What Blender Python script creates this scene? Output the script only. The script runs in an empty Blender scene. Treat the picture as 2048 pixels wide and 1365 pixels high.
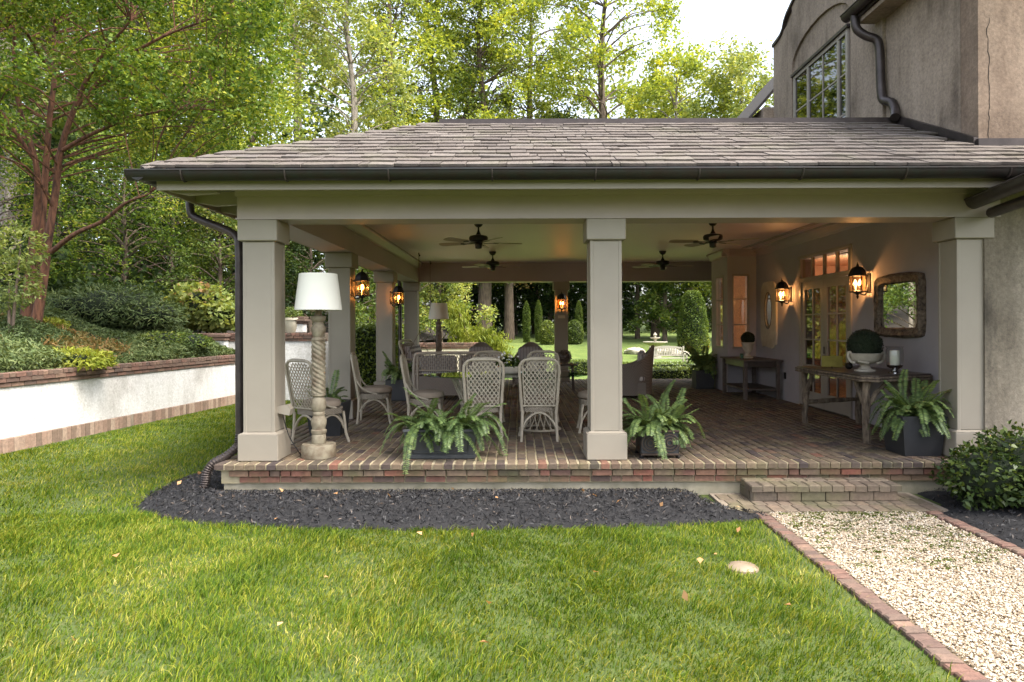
import bpy, math, random
import numpy as np
from mathutils import Vector, Matrix
PI = math.pi
R = math.radians
random.seed(7)
scene = bpy.context.scene
COL = scene.collection

# ---------------------------------------------------------------- camera, sky, sun, exposure
cam_d = bpy.data.cameras.new("camera")
cam = bpy.data.objects.new("camera", cam_d); COL.objects.link(cam)
cam.location = (0, -7.03, 1.38)
cam.rotation_euler = (R(90), R(0.2), 0)
cam_d.sensor_width = 36; cam_d.lens = 24.6
cam_d.shift_x = -0.00635; cam_d.shift_y = -0.0144
cam_d.clip_start = 0.05; cam_d.clip_end = 600
scene.camera = cam

SUN_EL, SUN_AZ = 60.0, 120.0          # azimuth clockwise from +Y: high on the right, a little towards the camera
world = bpy.data.worlds.new("World"); scene.world = world
world.use_nodes = True
wn = world.node_tree; wn.nodes.clear()
w_out = wn.nodes.new("ShaderNodeOutputWorld"); w_bg = wn.nodes.new("ShaderNodeBackground")
w_sky = wn.nodes.new("ShaderNodeTexSky"); w_sky.sky_type = 'NISHITA'; w_sky.sun_disc = False
w_sky.sun_elevation = R(SUN_EL); w_sky.sun_rotation = R(SUN_AZ)
w_sky.air_density = 1.0; w_sky.dust_density = 4.0; w_sky.ozone_density = 1.0
w_hs = wn.nodes.new("ShaderNodeHueSaturation"); w_hs.inputs["Saturation"].default_value = 0.5
wn.links.new(w_sky.outputs[0], w_hs.inputs["Color"]); wn.links.new(w_hs.outputs[0], w_bg.inputs[0])
w_bg.inputs[1].default_value = 0.15
wn.links.new(w_bg.outputs[0], w_out.inputs[0])
sd = bpy.data.lights.new("sun", 'SUN'); sd.energy = 1.5; sd.angle = R(28); sd.color = (1.0, 0.93, 0.82)
sun = bpy.data.objects.new("sun", sd); COL.objects.link(sun)
sdir = Vector((math.sin(R(SUN_AZ)) * math.cos(R(SUN_EL)), math.cos(R(SUN_AZ)) * math.cos(R(SUN_EL)), math.sin(R(SUN_EL))))
sun.rotation_euler = sdir.to_track_quat('Z', 'Y').to_euler()
vs = scene.view_settings
vs.view_transform = 'Standard'; vs.look = 'None'; vs.exposure = 2.05; vs.gamma = 1.0; vs.use_curve_mapping = False
scene.render.engine = 'CYCLES'
cy = scene.cycles
cy.use_denoising = True
try: cy.denoiser = 'OPENIMAGEDENOISE'
except Exception: pass
cy.max_bounces = 7; cy.diffuse_bounces = 4; cy.glossy_bounces = 3; cy.transmission_bounces = 4; cy.transparent_max_bounces = 12
cy.caustics_reflective = False; cy.caustics_refractive = False; cy.sample_clamp_indirect = 4.0

# ---------------------------------------------------------------- materials
def L(c): return (c[0], c[1], c[2], 1.0)
def new_mat(name):
    m = bpy.data.materials.new(name); m.use_nodes = True
    nt = m.node_tree; b = nt.nodes["Principled BSDF"]
    return m, nt, b
def coords(nt, scale=1.0, kind="Object"):
    tc = nt.nodes.new("ShaderNodeTexCoord"); mp = nt.nodes.new("ShaderNodeMapping")
    if isinstance(scale, (tuple, list)): mp.inputs["Scale"].default_value = scale
    else: mp.inputs["Scale"].default_value = (scale,) * 3
    nt.links.new(tc.outputs[kind], mp.inputs["Vector"]); return mp.outputs[0]
def world_pos(nt, scale=1.0):
    g = nt.nodes.new("ShaderNodeNewGeometry"); mp = nt.nodes.new("ShaderNodeMapping")
    if isinstance(scale, (tuple, list)): mp.inputs["Scale"].default_value = scale
    else: mp.inputs["Scale"].default_value = (scale,) * 3
    nt.links.new(g.outputs["Position"], mp.inputs["Vector"]); return mp.outputs[0]
def noise(nt, vec, scale, detail=5, rough=0.6):
    n = nt.nodes.new("ShaderNodeTexNoise"); n.inputs["Scale"].default_value = scale
    n.inputs["Detail"].default_value = detail; n.inputs["Roughness"].default_value = rough
    nt.links.new(vec, n.inputs["Vector"]); return n.outputs["Fac"]
def ramp(nt, fac, stops):
    r = nt.nodes.new("ShaderNodeValToRGB"); e = r.color_ramp.elements
    while len(e) < len(stops): e.new(0.5)
    for i, (p, c) in enumerate(stops): e[i].position = p; e[i].color = L(c) if len(c) == 3 else c
    nt.links.new(fac, r.inputs[0]); return r.outputs[0]
def mix(nt, fac, a, b, mode='MIX'):
    m = nt.nodes.new("ShaderNodeMix"); m.data_type = 'RGBA'; m.blend_type = mode
    if isinstance(fac, (int, float)): m.inputs[0].default_value = fac
    else: nt.links.new(fac, m.inputs[0])
    for v, k in ((a, 6), (b, 7)):
        if isinstance(v, (tuple, list)): m.inputs[k].default_value = L(v)
        else: nt.links.new(v, m.inputs[k])
    return m.outputs[2]
def bump(nt, b, height, strength=0.3, dist=0.01):
    n = nt.nodes.new("ShaderNodeBump"); n.inputs["Strength"].default_value = strength; n.inputs["Distance"].default_value = dist
    nt.links.new(height, n.inputs["Height"]); nt.links.new(n.outputs[0], b.inputs["Normal"])
def piece_random(nt):
    """a number per piece: differs between objects and between islands of one mesh"""
    o = nt.nodes.new("ShaderNodeObjectInfo"); g = nt.nodes.new("ShaderNodeNewGeometry")
    a = nt.nodes.new("ShaderNodeMath"); a.operation = 'ADD'
    nt.links.new(o.outputs["Random"], a.inputs[0]); nt.links.new(g.outputs["Random Per Island"], a.inputs[1])
    f = nt.nodes.new("ShaderNodeMath"); f.operation = 'FRACT'; nt.links.new(a.outputs[0], f.inputs[0])
    return f.outputs[0]

def paint(name, c, c2=None, rough=0.6, scale=3.0, bstr=0.05, bscale=60):
    m, nt, b = new_mat(name); v = world_pos(nt)
    c2 = c2 or tuple(x * 0.86 for x in c)
    col = ramp(nt, noise(nt, v, scale), [(0.35, c2), (0.7, c)])
    nt.links.new(col, b.inputs["Base Color"]); b.inputs["Roughness"].default_value = rough
    bump(nt, b, noise(nt, v, bscale, 3), bstr, 0.004); return m
def metal(name, c, rough=0.45, metallic=0.6, c2=None, scale=6):
    m, nt, b = new_mat(name); v = world_pos(nt)
    c2 = c2 or tuple(x * 0.7 for x in c)
    nt.links.new(ramp(nt, noise(nt, v, scale), [(0.35, c2), (0.65, c)]), b.inputs["Base Color"])
    b.inputs["Roughness"].default_value = rough; b.inputs["Metallic"].default_value = metallic
    bump(nt, b, noise(nt, v, 40, 3), 0.06, 0.004); return m
def stucco(name, stops, streak=1.0):
    m, nt, b = new_mat(name)
    a = noise(nt, world_pos(nt, (1, 1, 0.45)), 1.6, 8, 0.62)
    s = noise(nt, world_pos(nt, (5, 5, 0.35)), 1.5, 4)
    mx = nt.nodes.new("ShaderNodeMath"); mx.operation = 'MULTIPLY_ADD'
    nt.links.new(s, mx.inputs[0]); mx.inputs[1].default_value = 0.45 * streak; nt.links.new(a, mx.inputs[2])
    col = ramp(nt, mx.outputs[0], stops)
    fine = noise(nt, world_pos(nt), 28, 6, 0.7)
    col = mix(nt, 0.5, col, ramp(nt, fine, [(0.3, (0.2, 0.2, 0.2)), (0.7, (0.78, 0.78, 0.78))]), 'OVERLAY')
    st2 = ramp(nt, noise(nt, world_pos(nt, (1, 1, 0.7)), 0.9, 9, 0.7), [(0.5, (1, 1, 1)), (0.66, (0.66, 0.64, 0.62))]); col = mix(nt, 1.0, col, st2, 'MULTIPLY')
    nt.links.new(col, b.inputs["Base Color"]); b.inputs["Roughness"].default_value = 0.92
    bump(nt, b, fine, 0.5, 0.01); return m
def brick_mat(name, stops, moss=0.0):
    m, nt, b = new_mat(name)
    col = ramp(nt, piece_random(nt), stops)
    n = noise(nt, world_pos(nt), 22, 6, 0.7)
    col = mix(nt, 0.55, col, ramp(nt, n, [(0.28, (0.2, 0.2, 0.2)), (0.72, (0.78, 0.76, 0.74))]), 'OVERLAY')
    if moss:
        g = ramp(nt, noise(nt, world_pos(nt), 2.3, 5), [(0.5, (0, 0, 0)), (0.68, (moss, moss, moss))])
        col = mix(nt, g, col, (0.10, 0.11, 0.035))
    nt.links.new(col, b.inputs["Base Color"]); b.inputs["Roughness"].default_value = 0.88
    bump(nt, b, noise(nt, world_pos(nt), 70, 4), 0.45, 0.006); return m
def leaf_mat(name, stops, trans=0.35, rough=0.55, spec=0.25):
    m, nt, b = new_mat(name)
    g = nt.nodes.new("ShaderNodeNewGeometry")
    big = noise(nt, world_pos(nt), 0.55, 3)
    a = nt.nodes.new("ShaderNodeMath"); a.operation = 'MULTIPLY_ADD'
    nt.links.new(g.outputs["Random Per Island"], a.inputs[0]); a.inputs[1].default_value = 0.62
    s = nt.nodes.new("ShaderNodeMath"); s.operation = 'MULTIPLY_ADD'
    nt.links.new(big, s.inputs[0]); s.inputs[1].default_value = 1.3; s.inputs[2].default_value = -0.46
    nt.links.new(s.outputs[0], a.inputs[2])
    col = ramp(nt, a.outputs[0], stops)
    nt.links.new(col, b.inputs["Base Color"]); b.inputs["Roughness"].default_value = rough
    b.inputs["Specular IOR Level"].default_value = spec
    t = nt.nodes.new("ShaderNodeBsdfTranslucent")
    tc = mix(nt, 1.0, col, (1.25, 1.15, 0.55), 'MULTIPLY'); nt.links.new(tc, t.inputs[0])
    ms = nt.nodes.new("ShaderNodeMixShader"); ms.inputs[0].default_value = trans
    nt.links.new(b.outputs[0], ms.inputs[1]); nt.links.new(t.outputs[0], ms.inputs[2])
    nt.links.new(ms.outputs[0], nt.nodes["Material Output"].inputs[0]); return m
def bark(name, c1, c2, sc=(9, 9, 1.6)):
    m, nt, b = new_mat(name); n = noise(nt, world_pos(nt, sc), 1.5, 7, 0.65)
    nt.links.new(ramp(nt, n, [(0.35, c1), (0.66, c2)]), b.inputs["Base Color"])
    b.inputs["Roughness"].default_value = 0.9; bump(nt, b, n, 0.8, 0.03); return m
def glass_mat(name, tint, refl=0.25, rough=0.02):
    m, nt, b = new_mat(name); nt.nodes.remove(b)
    t = nt.nodes.new("ShaderNodeBsdfTransparent"); t.inputs[0].default_value = L(tint)
    g = nt.nodes.new("ShaderNodeBsdfGlossy"); g.inputs["Roughness"].default_value = rough
    lw = nt.nodes.new("ShaderNodeLayerWeight"); lw.inputs[0].default_value = 0.5; f0 = 0.02 + 0.24 * refl * refl
    pw = nt.nodes.new("ShaderNodeMath"); pw.operation = 'POWER'; nt.links.new(lw.outputs["Facing"], pw.inputs[0]); pw.inputs[1].default_value = 4.0
    ma = nt.nodes.new("ShaderNodeMath"); ma.operation = 'MULTIPLY_ADD'; nt.links.new(pw.outputs[0], ma.inputs[0]); ma.inputs[1].default_value = 1 - f0; ma.inputs[2].default_value = f0
    ms = nt.nodes.new("ShaderNodeMixShader"); nt.links.new(ma.outputs[0], ms.inputs[0])
    nt.links.new(t.outputs[0], ms.inputs[1]); nt.links.new(g.outputs[0], ms.inputs[2])
    nt.links.new(ms.outputs[0], nt.nodes["Material Output"].inputs[0]); return m
def emit_mat(name, c, s):
    m, nt, b = new_mat(name); b.inputs["Base Color"].default_value = L(c)
    b.inputs["Emission Color"].default_value = L(c); b.inputs["Emission Strength"].default_value = s; return m
def woven(name, c1, c2, scale=60):
    m, nt, b = new_mat(name); v = coords(nt, 1.0)
    w1 = nt.nodes.new("ShaderNodeTexWave"); w1.wave_type = 'BANDS'; w1.bands_direction = 'Z'; w1.inputs["Scale"].default_value = scale / 4
    w2 = nt.nodes.new("ShaderNodeTexWave"); w2.bands_direction = 'DIAGONAL'; w2.inputs["Scale"].default_value = scale / 5
    for w in (w1, w2): nt.links.new(v, w.inputs[0])
    a = nt.nodes.new("ShaderNodeMath"); a.operation = 'MULTIPLY'
    nt.links.new(w1.outputs["Fac"], a.inputs[0]); nt.links.new(w2.outputs["Fac"], a.inputs[1])
    nt.links.new(ramp(nt, a.outputs[0], [(0.05, c2), (0.5, c1)]), b.inputs["Base Color"])
    b.inputs["Roughness"].default_value = 0.75; bump(nt, b, a.outputs[0], 0.7, 0.006); return m
def striped(name, c1, c2, scale=9):
    m, nt, b = new_mat(name)
    w = nt.nodes.new("ShaderNodeTexWave"); w.bands_direction = 'X'; w.inputs["Scale"].default_value = scale
    nt.links.new(coords(nt, 1.0), w.inputs[0])
    nt.links.new(ramp(nt, w.outputs["Fac"], [(0.45, c1), (0.55, c2)]), b.inputs["Base Color"]); b.inputs["Roughness"].default_value = 0.95
    return m

M = {}
M['trim'] = paint('trim_paint', (0.3, 0.262, 0.208), (0.272, 0.236, 0.187), 0.5, 2.0, 0.04, 35)
M['beam_shade_lift'] = paint('beam_shade_lift_paint', (0.42, 0.35, 0.325), (0.385, 0.32, 0.296), 0.5, 2.0, 0.04, 35)  # front beam: trim paint lightened in colour to offset the shade under the eave
M['beam'] = paint('beam_bounce_tint', (0.4, 0.325, 0.365), (0.365, 0.296, 0.332), 0.5, 2.0, 0.04, 35)  # inner beams: trim paint tinted mauve to cancel green light bounced off the lawn
M['taupe'] = paint('taupe_paint', (0.4, 0.365, 0.385), (0.36, 0.33, 0.345), 0.7, 2.5)
M['ceiling'] = None
M['door_paint'] = paint('door_paint', (0.34, 0.3, 0.26), None, 0.45)
M['white'] = stucco('white_stucco', [(0.42, (0.36, 0.345, 0.315)), (0.6, (0.54, 0.53, 0.505)), (0.85, (0.6, 0.595, 0.58))], 1.2)
M['cream'] = paint('cream_paint', (0.62, 0.56, 0.45), (0.5, 0.44, 0.33), 0.8, 6, 0.3, 30)
M['stucco_a'] = stucco('house_stucco', [(0.45, (0.11, 0.083, 0.063)), (0.62, (0.245, 0.192, 0.143)), (0.85, (0.33, 0.262, 0.2))])
M['stucco_b'] = stucco('house_stucco_warm', [(0.45, (0.1, 0.066, 0.046)), (0.62, (0.2, 0.142, 0.1)), (0.85, (0.27, 0.2, 0.145))])
M['stucco_c'] = stucco('wing_stucco', [(0.45, (0.08, 0.067, 0.05)), (0.62, (0.175, 0.147, 0.11)), (0.85, (0.25, 0.213, 0.165))])
M['concrete'] = paint('concrete', (0.34, 0.3, 0.22), (0.2, 0.18, 0.12), 0.9, 5, 0.4, 40)
M['mortar'] = paint('mortar', (0.44, 0.37, 0.25), (0.29, 0.245, 0.14), 0.95, 7, 0.4, 60)
M['mortar_grey'] = paint('mortar_grey', (0.3, 0.25, 0.19), (0.2, 0.16, 0.12), 0.95, 7, 0.4, 60)
BR = [(0.0, (0.055, 0.04, 0.038)), (0.2, (0.1, 0.07, 0.05)), (0.4, (0.16, 0.12, 0.075)), (0.55, (0.085, 0.063, 0.052)), (0.72, (0.175, 0.13, 0.082)), (0.86, (0.12, 0.075, 0.052)), (0.94, (0.14, 0.1, 0.065)), (1.0, (0.19, 0.085, 0.056))]
M['brick'] = brick_mat('patio_brick', BR, 0.35)
BR2 = [(0.0, (0.075, 0.052, 0.042)), (0.25, (0.19, 0.085, 0.058)), (0.45, (0.165, 0.125, 0.078)), (0.62, (0.22, 0.08, 0.052)), (0.8, (0.12, 0.08, 0.058)), (1.0, (0.2, 0.14, 0.09))]
M['brick_face'] = brick_mat('face_brick', BR2, 0.5)
BR3 = [(0.0, (0.085, 0.06, 0.048)), (0.35, (0.165, 0.088, 0.064)), (0.7, (0.12, 0.082, 0.062)), (1.0, (0.2, 0.125, 0.088))]
M['brick_wall'] = brick_mat('wall_brick', BR3)
BR4 = [(0.0, (0.1, 0.078, 0.058)), (0.4, (0.19, 0.148, 0.105)), (0.75, (0.145, 0.108, 0.078)), (1.0, (0.21, 0.152, 0.105))]
BR5 = [(0.0, (0.17, 0.12, 0.09)), (0.5, (0.27, 0.18, 0.135)), (1.0, (0.34, 0.26, 0.2))]
M['brick_base'] = brick_mat('base_course_brick', BR5)
M['brick_step'] = brick_mat('step_brick', BR4, 0.4)
SL = [(0.0, (0.07, 0.056, 0.047)), (0.3, (0.112, 0.092, 0.078)), (0.6, (0.09, 0.074, 0.063)), (0.85, (0.13, 0.11, 0.094)), (1.0, (0.102, 0.087, 0.077))]
M['slate'] = brick_mat('roof_slate', SL, 0.18)
M['dark_slate'] = paint('dark_slate', (0.055, 0.046, 0.04), (0.035, 0.029, 0.025), 0.9, 12, 0.5, 30)
M['bronze'] = metal('bronze_metal', (0.075, 0.06, 0.055), 0.42, 0.55, (0.045, 0.036, 0.033))
M['gutter'] = metal('aged_copper_gutter', (0.028, 0.03, 0.026), 0.45, 0.5, (0.032, 0.023, 0.02), 9)
M['iron'] = metal('black_iron', (0.02, 0.017, 0.016), 0.5, 0.4)
M['fan_black'] = metal('fan_black', (0.02, 0.02, 0.022), 0.4, 0.2)
M['fan_blade'] = paint('fan_blade', (0.42, 0.36, 0.31), None, 0.5, 8)
M['cane'] = paint('painted_cane', (0.44, 0.385, 0.295), (0.35, 0.3, 0.225), 0.6, 12, 0.15, 80)
M['weave'] = woven('woven_cane', (0.45, 0.385, 0.29), (0.13, 0.105, 0.08), 150)
M['weave_brown'] = woven('woven_wicker_grey', (0.4, 0.345, 0.29), (0.12, 0.1, 0.085), 120)
M['cane_brown'] = paint('grey_cane', (0.42, 0.365, 0.3), None, 0.65, 12)
M['cushion'] = paint('tan_cushion', (0.31, 0.25, 0.19), (0.26, 0.205, 0.155), 0.95, 9, 0.1, 250)
M['stripe'] = striped('striped_cushion', (0.5, 0.47, 0.45), (0.17, 0.15, 0.16), 9)
M['shade'] = paint('lamp_shade', (0.86, 0.83, 0.74), (0.83, 0.8, 0.71), 0.9, 2, 0.05, 200)
M['shade_tan'] = paint('lamp_shade_tan', (0.82, 0.76, 0.66), None, 0.9, 2, 0.05, 200)
M['lampwood'] = paint('worn_painted_wood', (0.33, 0.295, 0.21), (0.15, 0.11, 0.07), 0.75, 9, 0.4, 40)
M['wood'] = paint('weathered_wood', (0.24, 0.19, 0.14), (0.12, 0.09, 0.065), 0.8, 12, 0.4, 30)
M['wood_mid'] = paint('grey_brown_wood', (0.125, 0.095, 0.078), (0.07, 0.052, 0.043), 0.6, 12, 0.3, 30)
M['wood_dark'] = paint('dark_wood', (0.075, 0.052, 0.04), (0.045, 0.03, 0.024), 0.35, 10, 0.1, 30)
M['twig'] = bark('twig_bark', (0.06, 0.042, 0.03), (0.25, 0.19, 0.13), (14, 14, 5))
M['lead'] = paint('lead_grey', (0.055, 0.058, 0.062), (0.035, 0.037, 0.04), 0.55, 8, 0.15, 30)
M['blackpot'] = paint('black_pot', (0.03, 0.031, 0.034), None, 0.5, 8)
M['urn'] = paint('stone_urn', (0.56, 0.51, 0.42), (0.4, 0.35, 0.27), 0.85, 12, 0.4, 40)
M['flower'] = paint('white_petal', (0.8, 0.78, 0.72), None, 0.8)
M['candle'] = paint('candle_wax', (0.78, 0.74, 0.62), None, 0.6)
M['silver'] = metal('mercury_glass', (0.55, 0.54, 0.52), 0.18, 1.0, (0.3, 0.29, 0.28), 25)
M['book'] = paint('olive_cover', (0.3, 0.27, 0.06), (0.22, 0.19, 0.04), 0.5, 10)
M['frame_brown'] = paint('peeling_frame', (0.24, 0.18, 0.125), (0.035, 0.02, 0.015), 0.7, 24, 0.6, 45)
M['plaque'] = paint('plaque_cream', (0.6, 0.5, 0.34), None, 0.6)
m, nt, b = new_mat('mirror_silver'); b.inputs["Base Color"].default_value = (0.85, 0.86, 0.85, 1); b.inputs["Metallic"].default_value = 1.0; b.inputs["Roughness"].default_value = 0.01; M['mirror'] = m
M['glass'] = glass_mat('window_glass', (0.75, 0.78, 0.75), 0.62)
M['glass_up'] = glass_mat('upper_window_glass', (0.16, 0.17, 0.16), 0.7)
M['table_glass'] = glass_mat('table_glass', (0.62, 0.76, 0.7), 0.4)
M['hurricane'] = glass_mat('hurricane_glass', (0.86, 0.88, 0.88), 0.35)
M['door_glass'] = glass_mat('door_glass', (0.32, 0.32, 0.3), 0.85)
M['transom_glass'] = glass_mat('transom_glass', (0.9, 0.88, 0.85), 0.25)
M['amber'] = glass_mat('seeded_amber_glass', (1.0, 0.66, 0.32), 0.12, 0.2)
M['clear'] = glass_mat('clear_lantern_glass', (1.0, 0.82, 0.6), 0.12, 0.2)
M['bulb'] = emit_mat('flame_bulb', (1.0, 0.5, 0.16), 14.0)
M['room_wall'] = paint('room_wall', (0.66, 0.4, 0.25), None, 0.8)
M['room_brick'] = brick_mat('room_brick', [(0, (0.33, 0.17, 0.1)), (1, (0.45, 0.26, 0.16))])
M['stone'] = paint('pale_stone', (0.5, 0.46, 0.38), (0.3, 0.27, 0.2), 0.9, 8, 0.5, 30)
M['bench'] = paint('pale_bench_wood', (0.34, 0.31, 0.25), None, 0.8, 9)
M['soil'] = paint('dark_soil', (0.035, 0.027, 0.02), (0.02, 0.015, 0.011), 0.95, 6, 0.8, 30)
M['mulch_soil'] = paint('mulch_soil', (0.012, 0.011, 0.012), (0.006, 0.006, 0.007), 0.9, 18, 0.8, 60)
M['capdome'] = paint('cream_cap', (0.25, 0.195, 0.135), (0.17, 0.125, 0.08), 0.6, 8)
# ceiling boards
m, nt, b = new_mat('beadboard_ceiling'); v = world_pos(nt)
w = nt.nodes.new("ShaderNodeTexWave"); w.bands_direction = 'Y'; w.wave_profile = 'SAW'; w.inputs["Scale"].default_value = 3.2; nt.links.new(v, w.inputs[0])
nt.links.new(ramp(nt, w.outputs["Fac"], [(0.0, (0.4, 0.325, 0.39)), (0.08, (0.7, 0.585, 0.68)), (1.0, (0.74, 0.62, 0.715))]), b.inputs["Base Color"])
b.inputs["Roughness"].default_value = 0.45; bump(nt, b, w.outputs["Fac"], 0.3, 0.004); M['ceiling'] = m
# mulch chips, gravel, grass, ground
m, nt, b = new_mat('mulch_chip'); g = nt.nodes.new("ShaderNodeNewGeometry")
nt.links.new(ramp(nt, g.outputs["Random Per Island"], [(0, (0.004, 0.004, 0.0055)), (0.7, (0.012, 0.0115, 0.0135)), (0.93, (0.032, 0.03, 0.031)), (1, (0.11, 0.075, 0.05))]), b.inputs["Base Color"]); b.inputs["Roughness"].default_value = 0.6; M['chip'] = m
m, nt, b = new_mat('gravel_pebble'); g = nt.nodes.new("ShaderNodeNewGeometry")
c = ramp(nt, g.outputs["Random Per Island"], [(0, (0.17, 0.12, 0.07)), (0.2, (0.3, 0.225, 0.14)), (0.5, (0.42, 0.34, 0.24)), (0.85, (0.53, 0.46, 0.36)), (0.95, (0.6, 0.56, 0.48)), (1, (0.23, 0.215, 0.19))])
nt.links.new(c, b.inputs["Base Color"]); b.inputs["Roughness"].default_value = 0.75; M['pebble'] = m
M['gravel_base'] = paint('gravel_base', (0.2, 0.15, 0.09), (0.1, 0.07, 0.04), 0.95, 30, 0.8, 60)
m, nt, b = new_mat('grass_blade'); g = nt.nodes.new("ShaderNodeNewGeometry")
big = noise(nt, world_pos(nt), 1.1, 5); bigger = noise(nt, world_pos(nt), 0.45, 3)
a = nt.nodes.new("ShaderNodeMath"); a.operation = 'MULTIPLY_ADD'; nt.links.new(g.outputs["Random Per Island"], a.inputs[0]); a.inputs[1].default_value = 0.75
s = nt.nodes.new("ShaderNodeMath"); s.operation = 'MULTIPLY_ADD'; nt.links.new(big, s.inputs[0]); s.inputs[1].default_value = 0.9; s.inputs[2].default_value = -0.30
nt.links.new(s.outputs[0], a.inputs[2])
c = ramp(nt, a.outputs[0], [(0.0, (0.016, 0.042, 0.004)), (0.3, (0.056, 0.114, 0.008)), (0.6, (0.135, 0.19, 0.014)), (0.85, (0.27, 0.28, 0.03)), (1.0, (0.44, 0.38, 0.12))])
nt.links.new(c, b.inputs["Base Color"]); b.inputs["Roughness"].default_value = 0.55; b.inputs["Specular IOR Level"].default_value = 0.12
t = nt.nodes.new("ShaderNodeBsdfTranslucent"); nt.links.new(mix(nt, 1.0, c, (1.3, 1.2, 0.6), 'MULTIPLY'), t.inputs[0])
ms = nt.nodes.new("ShaderNodeMixShader"); ms.inputs[0].default_value = 0.35
nt.links.new(b.outputs[0], ms.inputs[1]); nt.links.new(t.outputs[0], ms.inputs[2]); nt.links.new(ms.outputs[0], nt.nodes["Material Output"].inputs[0]); M['grass'] = m
m, nt, b = new_mat('lawn_ground')
c = ramp(nt, noise(nt, world_pos(nt), 1.3, 8, 0.7), [(0.3, (0.055, 0.095, 0.015)), (0.55, (0.12, 0.17, 0.03)), (0.75, (0.2, 0.2, 0.06))])
c = mix(nt, 0.5, c, ramp(nt, noise(nt, world_pos(nt), 35, 4), [(0.3, (0.2, 0.2, 0.2)), (0.7, (0.8, 0.8, 0.8))]), 'OVERLAY')
nt.links.new(c, b.inputs["Base Color"]); b.inputs["Roughness"].default_value = 0.95; bump(nt, b, noise(nt, world_pos(nt), 50, 4), 0.8, 0.02); M['lawn'] = m
m, nt, b = new_mat('lawn_thatch')
c = ramp(nt, noise(nt, world_pos(nt), 9, 8, 0.75), [(0.3, (0.03, 0.05, 0.008)), (0.55, (0.07, 0.1, 0.015)), (0.75, (0.15, 0.13, 0.05))])
nt.links.new(c, b.inputs["Base Color"]); b.inputs["Roughness"].default_value = 0.95; bump(nt, b, noise(nt, world_pos(nt), 60, 4), 1.0, 0.02); M['thatch'] = m
M['moss'] = leaf_mat('moss', [(0, (0.04, 0.06, 0.008)), (0.5, (0.1, 0.12, 0.02)), (1, (0.18, 0.18, 0.05))], 0.1)
M['dryleaf'] = leaf_mat('dry_leaf', [(0, (0.3, 0.13, 0.05)), (0.5, (0.5, 0.27, 0.12)), (1, (0.6, 0.4, 0.22))], 0.2)

M['l_crape'] = leaf_mat('crape_leaf', [(0, (0.022, 0.05, 0.01)), (0.35, (0.075, 0.14, 0.02)), (0.7, (0.18, 0.25, 0.035)), (1, (0.44, 0.42, 0.06))], 0.42)
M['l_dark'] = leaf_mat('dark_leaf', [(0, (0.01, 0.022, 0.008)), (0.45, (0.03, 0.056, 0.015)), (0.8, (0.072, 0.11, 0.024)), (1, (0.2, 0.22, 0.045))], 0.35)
M['l_mid'] = leaf_mat('mid_leaf', [(0, (0.035, 0.065, 0.015)), (0.4, (0.085, 0.135, 0.03)), (0.75, (0.165, 0.215, 0.045)), (1, (0.32, 0.32, 0.07))], 0.4)
M['l_yellow'] = leaf_mat('yellow_leaf', [(0, (0.09, 0.13, 0.025)), (0.3, (0.2, 0.27, 0.05)), (0.65, (0.36, 0.42, 0.07)), (1, (0.6, 0.58, 0.09))], 0.5)
M['l_pale'] = leaf_mat('pale_leaf', [(0, (0.1, 0.14, 0.045)), (0.5, (0.24, 0.3, 0.09)), (1, (0.48, 0.48, 0.15))], 0.48)
M['l_juniper'] = leaf_mat('juniper_needle', [(0, (0.035, 0.055, 0.02)), (0.5, (0.09, 0.13, 0.045)), (1, (0.19, 0.22, 0.08))], 0.25)
M['l_lime'] = leaf_mat('lime_leaf', [(0, (0.1, 0.15, 0.015)), (0.5, (0.22, 0.26, 0.03)), (1, (0.36, 0.36, 0.06))], 0.4)
M['l_rust'] = leaf_mat('rust_leaf', [(0, (0.09, 0.1, 0.03)), (0.5, (0.2, 0.15, 0.05)), (1, (0.33, 0.17, 0.07))], 0.3)
M['l_fern'] = leaf_mat('fern_leaf', [(0, (0.05, 0.09, 0.03)), (0.5, (0.12, 0.185, 0.06)), (0.9, (0.26, 0.33, 0.1)), (1, (0.33, 0.27, 0.1))], 0.3, 0.45, 0.4)
M['l_box'] = leaf_mat('boxwood_leaf', [(0, (0.05, 0.085, 0.015)), (0.5, (0.12, 0.17, 0.025)), (1, (0.26, 0.3, 0.045))], 0.25, 0.4, 0.5)
M['l_shrub'] = leaf_mat('glossy_shrub_leaf', [(0, (0.016, 0.03, 0.009)), (0.5, (0.055, 0.09, 0.02)), (0.8, (0.13, 0.17, 0.032)), (1, (0.32, 0.35, 0.06))], 0.25, 0.42, 0.3)
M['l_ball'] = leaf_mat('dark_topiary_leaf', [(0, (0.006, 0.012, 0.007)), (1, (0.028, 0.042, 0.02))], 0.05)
M['l_cypress'] = leaf_mat('cypress_leaf', [(0, (0.06, 0.1, 0.02)), (0.5, (0.12, 0.175, 0.035)), (1, (0.23, 0.27, 0.06))], 0.25)
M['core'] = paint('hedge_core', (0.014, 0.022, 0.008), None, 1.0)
M['bark_red'] = bark('crape_bark', (0.035, 0.015, 0.009), (0.23, 0.1, 0.055))
M['bark_grey'] = bark('grey_bark', (0.13, 0.105, 0.08), (0.38, 0.33, 0.27))
M['bark_brown'] = bark('brown_bark', (0.06, 0.042, 0.03), (0.19, 0.14, 0.1))

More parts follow.
